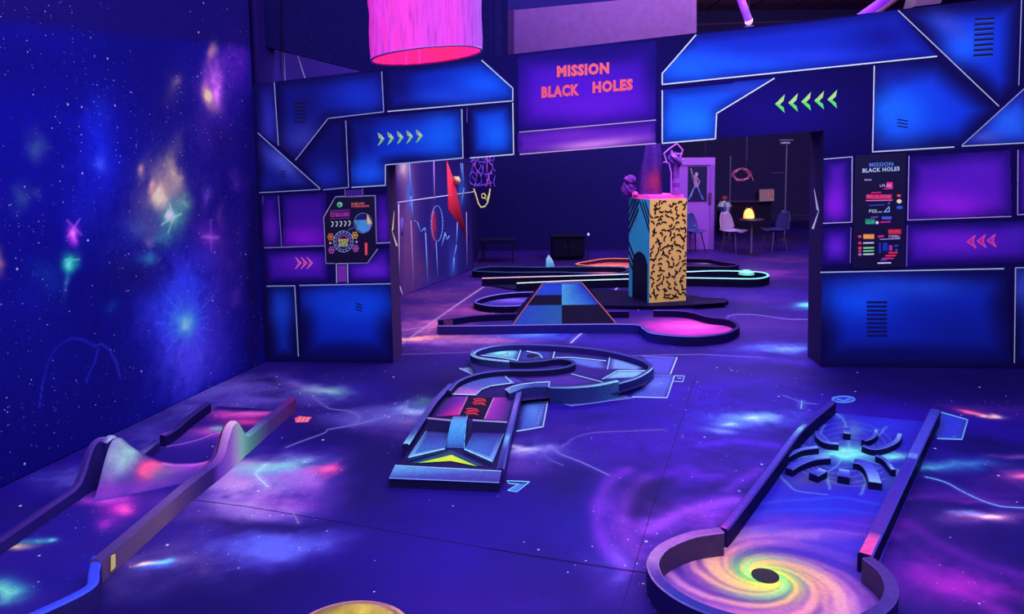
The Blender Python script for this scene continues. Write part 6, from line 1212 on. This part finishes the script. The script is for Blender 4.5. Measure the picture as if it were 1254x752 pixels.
def far_bits():
    # counter with a patterned vase at its left end
    Y = 19.0; a = atY(882, 246, Y); b = atY(948, 246, Y); z = a.z
    t = thing('bar_counter', 'dark bar counter in the far right corner of the back room', 'counter', ((a.x + b.x) / 2, Y, 0))
    mb = MB(); mb.box(a.x, b.x, Y, Y + .5, z - .05, z, (56, 36, 90)); mb.build('counter_top', M_PLASTIC, t); mb = MB(); mb.box(a.x + .05, b.x - .05, Y + .05, Y + .45, 0, z - .05, (24, 14, 50)); mb.build('body', M_PLAIN, t)
    # vase on a stand
    Yv = 17.4; q = atY(887, 261, Yv); t = thing('patterned_urn', 'blue and white patterned urn with a dark red lid behind the lilac chair', 'urn', (q.x, Yv, 0))
    mb = MB(); zb = q.z; mb.lathe([(.10, 0), (.16, .06), (.17, .16), (.12, .26), (.08, .30)], (q.x, Yv, zb), [random.choice([(60, 70, 160), (150, 150, 200), (40, 40, 130)]) for _ in range(16 * 4)] + [(60, 60, 150)] * 2, 16); mb.build('bowl', M_PLASTIC, t)
    mb = MB(); mb.lathe([(.09, 0), (.11, .03), (.09, .10), (.02, .12)], (q.x, Yv, zb + .30), (84, 24, 60), 14); mb.build('lid', M_PLASTIC, t)
    mb = MB(); mb.lathe([(.14, 0), (.05, .04), (.05, zb - .02), (.1, zb)], (q.x, Yv, 0), (40, 24, 70), 14); mb.build('stand', M_METAL, t)
    # board on the counter's right
    Y = 18.9; g = lambda x, y: atY(x, y, Y - .02); P = [(930, 247), (948, 246), (948, 231.5), (930, 232)]; f = [g(*p) for p in P]
    mb = MB(); mb.prism([p + Vector((0, .03, 0)) for p in f], f, (124, 92, 120), (80, 60, 90)); g2 = lambda x, y: atY(x, y, Y - .026); strip(mb, g2, [(940, 236), (943, 240), (941, 242)], 1.4, (190, 90, 90)); strip(mb, g2, [(943, 245), (946, 244.8)], 1, (200, 120, 100))
    mb2 = MB(); mx_ = (f[0].x + f[1].x) / 2; mb2.tube([(mx_, Y + .02, z + .004), (mx_, Y + .02, f[0].z + .02)], .012, (50, 34, 80), 6); mb2.box(mx_ - .12, mx_ + .12, Y, Y + .12, z + .004, z + .015, (50, 34, 80)); o = thing('notice_board', 'x', 'board', (mx_, Y, z)); mb2.build('stand', M_METAL, o); mb.build('panel', M_PAPER, o, k=1.5); tag(o, 'small pinkish tan notice board beside the dark monitor, far right of the back room', 'board')
    Y = 19.1; g = lambda x, y: atY(x, y, Y); P = [(925, 244.6), (929.5, 244.6), (930.5, 233), (926, 236)]; f = [g(*p) for p in P]; mb = MB(); mb.prism([p + Vector((0, .05, 0)) for p in f], f, (12, 10, 40), (12, 8, 36)); o = mb.build('monitor', M_PLASTIC, origin=(f[0].x, f[0].y, f[0].z)); tag(o, 'thin dark monitor turned sideways on the far bar counter', 'monitor')
    # poles
    for (x, y0, y1, Yp, lab) in ((893.5, 191, 262, 18.2, 'thin pale pole left of the hanging pink ornament'), (961.5, 176, 259, 17.6, 'tall thin pole with a small lamp head, right of the notice board')):
        a = atY(x, y0, Yp); b = atY(x, y1, Yp); t = thing('pole', lab, 'pole', (b.x, Yp, 0)); mb = MB(); mb.tube([(b.x, Yp, 0), (b.x, Yp, a.z)], .016, (84, 70, 130), 8); mb.build('shaft', M_METAL, t); mb = MB(); mb.lathe([(.12, 0), (.1, .02), (.03, .04)], (b.x, Yp, 0), (40, 26, 70), 14); mb.build('base', M_METAL, t)
        if x > 950: mb = MB(); mb.box(a.x - .10, a.x + .10, Yp - .05, Yp + .05, a.z, a.z + .04, (150, 130, 190)); mb.box(a.x - .14, a.x + .18, Yp - .04, Yp + .04, a.z + .07, a.z + .10, (90, 80, 140)); mb.box(a.x - .01, a.x + .01, Yp - .01, Yp + .01, a.z + .03, a.z + .08, (90, 80, 140)); mb.build('lamp_head', M_METAL, t)
    # hanging pink ornament: a loop of crinkled foil on a cord
    Yo = 17.0; c = atY(908, 214, Yo); t = thing('hanging_ornament', 'pink crinkled ring ornament hanging above the cafe table', 'ornament', (c.x, Yo, c.z - .18))
    mb = MB(); rnd = random.Random(9)
    for k in range(3): mb.tube([(c.x + (.19 + rnd.uniform(-.035, .035)) * math.cos(a), Yo + rnd.uniform(-.04, .04), c.z + (.13 + rnd.uniform(-.03, .03)) * math.sin(a)) for a in [i * math.pi / 14 for i in range(28)]], .02, [(150, 50, 110), (110, 70, 150), (170, 110, 160)][k], 6, closed=True)
    mb.tube([(c.x + .12, Yo, c.z + .06), (c.x + .22, Yo - .02, c.z - .02), (c.x + .27, Yo, c.z - .13)], .014, (170, 90, 130), 6); mb.build('ring', M_CLOTH, t)
    mb = MB(); mb.tube([(c.x + .10, Yo, c.z + .10), (c.x + .10, Yo, 6.28)], .006, (60, 44, 90), 5); mb.build('cord', M_METAL, t)
    # net ornament left
    Yn = 11.5; t = thing('net_ornament', 'tangled violet net with yellow-green tips hanging at the left edge of the rear wall', 'ornament', atY(590, 240, Yn)); rnd = random.Random(4)
    mb = MB()
    for k in range(9):
        x0 = 577 + k * 3.3; mb.tube([atY(x0 + rnd.uniform(-3, 3), 178 + j * 6.3, Yn + rnd.uniform(-.03, .03)) for j in range(9)], .010, rnd.choice([(96, 60, 210), (150, 60, 190), (70, 50, 180), (60, 40, 150)]), 5)
    for y in (198, 212, 226): mb.tube([atY(576 + j * 3.4, y + rnd.uniform(-2, 2), Yn) for j in range(9)], .008, (110, 70, 210), 5)
    mb.build('net', M_CLOTH, t, k=1.2)
    mb = MB(); mb.tube([atY(x, y, Yn - .03) for x, y in ((580, 231), (583, 240), (586, 250), (589, 254), (594, 253), (597, 248), (599, 240), (600, 231))], .012, (200, 226, 130), 6); mb.tube([atY(x, y, Yn - .03) for x, y in ((590, 238), (593, 237), (595, 240), (593, 243), (590, 242))], .010, (226, 240, 130), 6, closed=True); mb.tube([atY(x, y, Yn - .03) for x, y in ((594, 242), (596, 246), (599, 236))], .007, (170, 220, 110), 5); mb.build('loop', M_CLOTH, t, k=1.3)
    mb = MB(); mb.tube([atY(590, 180, Yn), Vector((atY(590, 180, Yn).x, Yn, 6.28))], .006, (50, 34, 110), 5); mb.build('cord', M_METAL, t)
    # dark bench and dark cabinet before the rear wall
    Yb = 14.6; a = atY(588, 295, Yb); b = atY(631, 293, Yb); z = .44
    t = thing('bench', 'dark low bench against the left of the rear wall', 'bench', ((a.x + b.x) / 2, Yb, 0)); mb = MB(); mb.box(a.x, b.x, Yb - .2, Yb + .3, z - .06, z, (14, 8, 60)); mb.build('seat', M_PLAIN, t)
    for x in (a.x + .05, b.x - .05):
        for y in (Yb - .16, Yb + .26): mb = MB(); mb.tube([(x, y, 0), (x, y, z - .06)], .018, (26, 16, 80), 6); mb.build('leg', M_PLAIN, t)
    a = atY(676, 300, Yb); b = atY(716, 300, Yb); t = thing('low_cabinet', 'dark low two-door cabinet before the middle of the rear wall', 'cabinet', ((a.x + b.x) / 2, Yb, 0)); mb = MB(); mb.box(a.x, b.x, Yb, Yb + .5, .06, .46, (8, 5, 44)); mb.build('body', M_PLAIN, t); mb = MB(); mb.box(a.x - .03, b.x + .03, Yb - .03, Yb + .52, .46, .49, (10, 6, 50)); mb.build('top', M_PLAIN, t)
    for k in (0, 1): mb = MB(); w = (b.x - a.x) / 2; mb.box(a.x + k * w + .015, a.x + (k + 1) * w - .015, Yb - .015, Yb, .09, .43, (9, 5, 46)); dr = mb.build('door', M_PLAIN, t); mb = MB(); xk = a.x + w + (-.06 if k == 0 else .06); mb.lathe([(.008, -.01), (.014, 0), (.008, .01)], (xk, Yb - .022, .28), (24, 14, 70), 8); mb.build('knob', M_METAL, dr)
    for x in (a.x + .05, b.x - .09):
        mb = MB(); mb.box(x, x + .04, Yb + .05, Yb + .45, 0, .06, (12, 8, 50)); mb.build('foot', M_PLAIN, t)
    c = atY(720.5, 287, Yb); mb = MB(); mb.lathe([(.05, 0), (.05, .01), (.012, .02), (.012, c.z - .03)], (c.x, Yb, 0), (24, 16, 80), 10); t2 = thing('stand_light', 'slim stand with a tiny pale light right of the dark cabinet', 'lamp', (c.x, Yb, 0)); mb.build('stand', M_METAL, t2)
    mb = MB(); mb.lathe([(.005, -.03), (.022, -.015), (.026, 0), (.018, .02), (.003, .028)], c, (190, 180, 240), 10); mb.build('bulb', glow_mat('tiny lit bulb', (190, 180, 240), .8), t2)
far_bits()
def rods():
    for (x0, y0, x1, y1, lab) in ((347, 50, 349, 99, 'upright pale rod above the left end of the front wall'), (361, 60, 374, 98, 'slanting pale rod above the left end of the front wall'), (434, 78, 434, 93, 'short pale rod above the front wall, left of the pink lantern')):
        Y = 8.55; a, b = atY(x0, y0, Y), atY(x1, y1, Y); a2 = a + (a - b) * .6
        mb = MB(); mb.tube([a2, b - (a - b) * .35], .008, (104, 104, 200), 8); o = mb.build('rod', M_METAL, origin=b); tag(o, lab, 'rod', 'pale rods above the front wall')
rods()
# ================================================================== LIT THINGS OVERHEAD
def lantern():
    Y = 4.9; g = lambda x, y: atY(x, y, Y); l, r = g(456, 76), g(589.5, 61); c = (l + r) / 2; R = (r.x - l.x) / 2; sl = (r.z - l.z) / (2 * R)
    t = thing('hanging_lantern', 'large magenta fabric drum lantern hanging from the ceiling at top left centre', 'lantern', (c.x, Y, c.z - .06))
    n, m = 96, 14; vs = []; vc = []; ztop = c.z + 1.25
    for i in range(m + 1):
        u = i / m
        for j in range(n):
            a = 2 * math.pi * j / n; x = math.cos(a); zb = c.z + sl * R * x; z = zb + (ztop - zb) * u
            wr = .010 * math.sin(a * 23 + u * 9) * (1 if x < -.2 else .35) + .006 * math.sin(a * 41 - u * 14)
            rr = R * (1 + .015 * u) + wr; vs.append((c.x + rr * x, Y + rr * math.sin(a), z))
    fs = [(i * n + j, i * n + (j + 1) % n, (i + 1) * n + (j + 1) % n, (i + 1) * n + j) for i in range(m) for j in range(n)]
    mat = bpy.data.materials.new('lit magenta gauze'); mat.use_nodes = True; nt = mat.node_tree; L = nt.links; b = nt.nodes['Principled BSDF']
    tc = N(nt, 'ShaderNodeTexCoord'); sp = N(nt, 'ShaderNodeSeparateXYZ'); L.new(tc.outputs['Object'], sp.inputs[0])
    rp = N(nt, 'ShaderNodeValToRGB'); mr = N(nt, 'ShaderNodeMapRange'); mr.inputs['From Min'].default_value = -R; mr.inputs['From Max'].default_value = R; L.new(sp.outputs[0], mr.inputs['Value']); L.new(mr.outputs[0], rp.inputs[0])
    cr = rp.color_ramp; cr.elements[0].color = (*lin((206, 30, 190)), 1); cr.elements[1].color = (*lin((150, 84, 236)), 1)
    for pos, cc in ((.12, (226, 50, 220)), (.4, (240, 56, 214)), (.6, (206, 60, 226)), (.78, (226, 60, 226)), (.9, (180, 70, 232))): e = cr.elements.new(pos); e.color = (*lin(cc), 1)
    mp = N(nt, 'ShaderNodeMapping'); mp.inputs['Scale'].default_value = (16, 16, 1.3); mp.inputs['Rotation'].default_value = (0, .3, 0); L.new(tc.outputs['Object'], mp.inputs[0])
    nz = N(nt, 'ShaderNodeTexNoise'); nz.inputs['Scale'].default_value = 3; nz.inputs['Detail'].default_value = 5; L.new(mp.outputs[0], nz.inputs[0])
    m3 = N(nt, 'ShaderNodeMapRange'); m3.inputs['From Min'].default_value = .32; m3.inputs['From Max'].default_value = .5; m3.inputs['To Min'].default_value = .5; m3.inputs['To Max'].default_value = 1; L.new(nz.outputs['Fac'], m3.inputs['Value'])
    sc_ = N(nt, 'ShaderNodeVectorMath', operation='SCALE'); L.new(rp.outputs[0], sc_.inputs[0]); L.new(m3.outputs[0], sc_.inputs['Scale'])
    L.new(sc_.outputs[0], b.inputs['Emission Color']); b.inputs['Emission Strength'].default_value = .85; b.inputs['Base Color'].default_value = (.25, .02, .2, 1); b.inputs['Roughness'].default_value = .9
    mb = MB(); mb.add(vs, fs, (226, 50, 200)); shd = mb.build('shade', mat, t, smooth=True)
    inn = []; 
    for i in range(2):
        for j in range(n):
            a = 2 * math.pi * j / n; x = math.cos(a); zb = c.z + sl * R * x + .004; z = zb if i == 0 else ztop - .02; rr = R * .975; inn.append((c.x + rr * x, Y + rr * math.sin(a), z))
    mb = MB(); mb.add(inn, [(j, n + j, n + (j + 1) % n, (j + 1) % n) for j in range(n)], (236, 40, 130)); mb.build('lining', glow_mat('lit rose lining', (240, 44, 108), .8, (236, 36, 150), 2), shd, smooth=True)
    ring = [Vector((c.x + R * 1.005 * math.cos(a), Y + R * 1.005 * math.sin(a), c.z + sl * R * math.cos(a))) for a in [2 * math.pi * j / n for j in range(n)]]
    mb = MB(); mb.tube(ring, .0075, (120, 50, 170), 6, closed=True); mb.build('rim', M_METAL, shd)
    mb = MB(); mb.lathe([(R * 1.0, ztop), (R * .5, ztop + .06), (.03, ztop + .1)], (c.x, Y, 0), (110, 30, 130), 48, cap=False); mb.build('top_cover', M_CLOTH, t)
    mb = MB(); mb.tube([(c.x, Y, ztop + .1), (c.x, Y, 6.29)], .01, (30, 16, 60), 6); mb.build('cord', M_METAL, t)
    Lt = bpy.data.lights.new('lantern bulb', 'POINT'); Lt.energy = 10; Lt.color = (1, .12, .55); Lt.shadow_soft_size = .12; o = bpy.data.objects.new('lantern_bulb', Lt); COL.objects.link(o); o.parent = t; o.location = (0, 0, .5)
lantern()
def spot():
    Y = 10.5; a, b = atY(907, -2, Y), atY(917, 26, Y); t = thing('spotlight', 'slim violet-lit spotlight hanging above the front wall', 'spotlight', (b.x, Y, b.z - .1))
    d = (b - a).normalized(); mb = MB(); mb.tube([a - d * .25, b], .055, (80, 30, 150), 14); mb.build('housing', glow_mat('violet lit tube', (110, 34, 190), .45, (70, 20, 130), 6), t)
    mb = MB(); mb.tube([b, b + d * .03 + Vector((0, -.02, 0))], [.06, .04], (220, 180, 226), 14); mb.build('lens', glow_mat('lit lens', (240, 190, 226), 1.0), t)
    mb = MB(); mb.box(b.x - .05, b.x + .05, Y - .05, Y + .05, b.z - .16, b.z - .06, (50, 36, 90)); mb.build('bracket', M_METAL, t); mb = MB(); mb.tube([a - d * .25, Vector(((a - d * .25).x, Y, 6.29))], .012, (40, 26, 70), 6); mb.build('drop_rod', M_METAL, t)
spot()
def tube_light():
    Y = 12.5; a, b = atY(1044, 28, Y), atY(1094, -8, Y + .6); t = thing('tube_light', 'bright violet tube light slanting under the ceiling at top right', 'light', (a + b) / 2)
    mb = MB(); mb.tube([a, b], .075, (120, 30, 230), 12); mb.build('tube', glow_mat('violet tube', (104, 20, 214), 1.0, (84, 14, 190), 3), t)
    o = Vector((.22, .1, .02)); mb = MB(); mb.tube([a + o, b + o], .05, (110, 60, 120), 10); mb.build('rail', M_METAL, t)
    mb = MB(); mb.tube([b, b + Vector((0, 0, 6.29 - b.z))], .01, (40, 26, 70), 6); mb.tube([b, b + o], .02, (60, 40, 90), 6); mb.build('hanger', M_METAL, t)
    # pale duct with a vent to its right, only its lower edge shows
    Y2 = 13.5; P = [(1120, 8), (1152, 4), (1160, -14), (1126, -14)]; f = [atY(x, y, Y2) for x, y in P]; mb = MB(); mb.prism([p + Vector((0, .4, 0)) for p in f], f, (96, 66, 130), (60, 40, 90)); t = thing('duct', 'pale duct box under the ceiling beside the violet tube light', 'duct', f[0]); mb.build('duct_box', M_METAL, t); mb = MB(); h = f[2] + Vector((-.15, .2, -.05)); mb.tube([h, Vector((h.x, h.y, 6.3))], .015, (40, 26, 70), 6); mb.build('hanger', M_METAL, t)
tube_light()

# ================================================================== LIGHT
def area(name, loc, target, sx, sy, e, col):
    L = bpy.data.lights.new(name, 'AREA'); L.shape = 'RECTANGLE'; L.size = sx; L.size_y = sy; L.energy = e; L.color = col
    o = bpy.data.objects.new(name, L); COL.objects.link(o); o.location = loc; d = Vector(target) - Vector(loc); o.rotation_euler = d.to_track_quat('-Z', 'Y').to_euler(); return o
lc = tuple(LC)
area('blacklight_and_fill', (1.0, 3.6, 6.1), (1.0, 4.2, 0), 10, 6.5, 900, lc)
area('blacklight_and_fill', (1.0, -1.0, 5.0), (1.2, 7.5, 1.6), 9, 2.5, 330, lc)  # unseen fill behind the camera, added to brighten the front wall
area('blacklight_and_fill', (2.5, 12.5, 6.1), (2.5, 12.5, 0), 9, 8, 800, (.86, .6, 1.0))
area('blacklight_and_fill', (3.0, 9.0, 5.6), (2.6, 14.0, .6), 6, 1.2, 520, (.86, .6, 1.0))  # unseen fill, added to brighten the back room's upright faces
area('ceiling_fill', (5.0, 17.5, 4.7), (5.0, 17.5, 6.3), 6, 4, 60, (.9, .6, 1.0))  # unseen upward fill, added only to brighten the ceiling
w = bpy.data.worlds.new('world'); SC.world = w; w.use_nodes = True; w.node_tree.nodes['Background'].inputs[0].default_value = (.10, .06, .35, 1); w.node_tree.nodes['Background'].inputs[1].default_value = .25
SC.view_settings.view_transform = 'Standard'; SC.view_settings.look = 'None'; SC.view_settings.exposure = 0; SC.view_settings.gamma = 1; SC.view_settings.use_curve_mapping = False
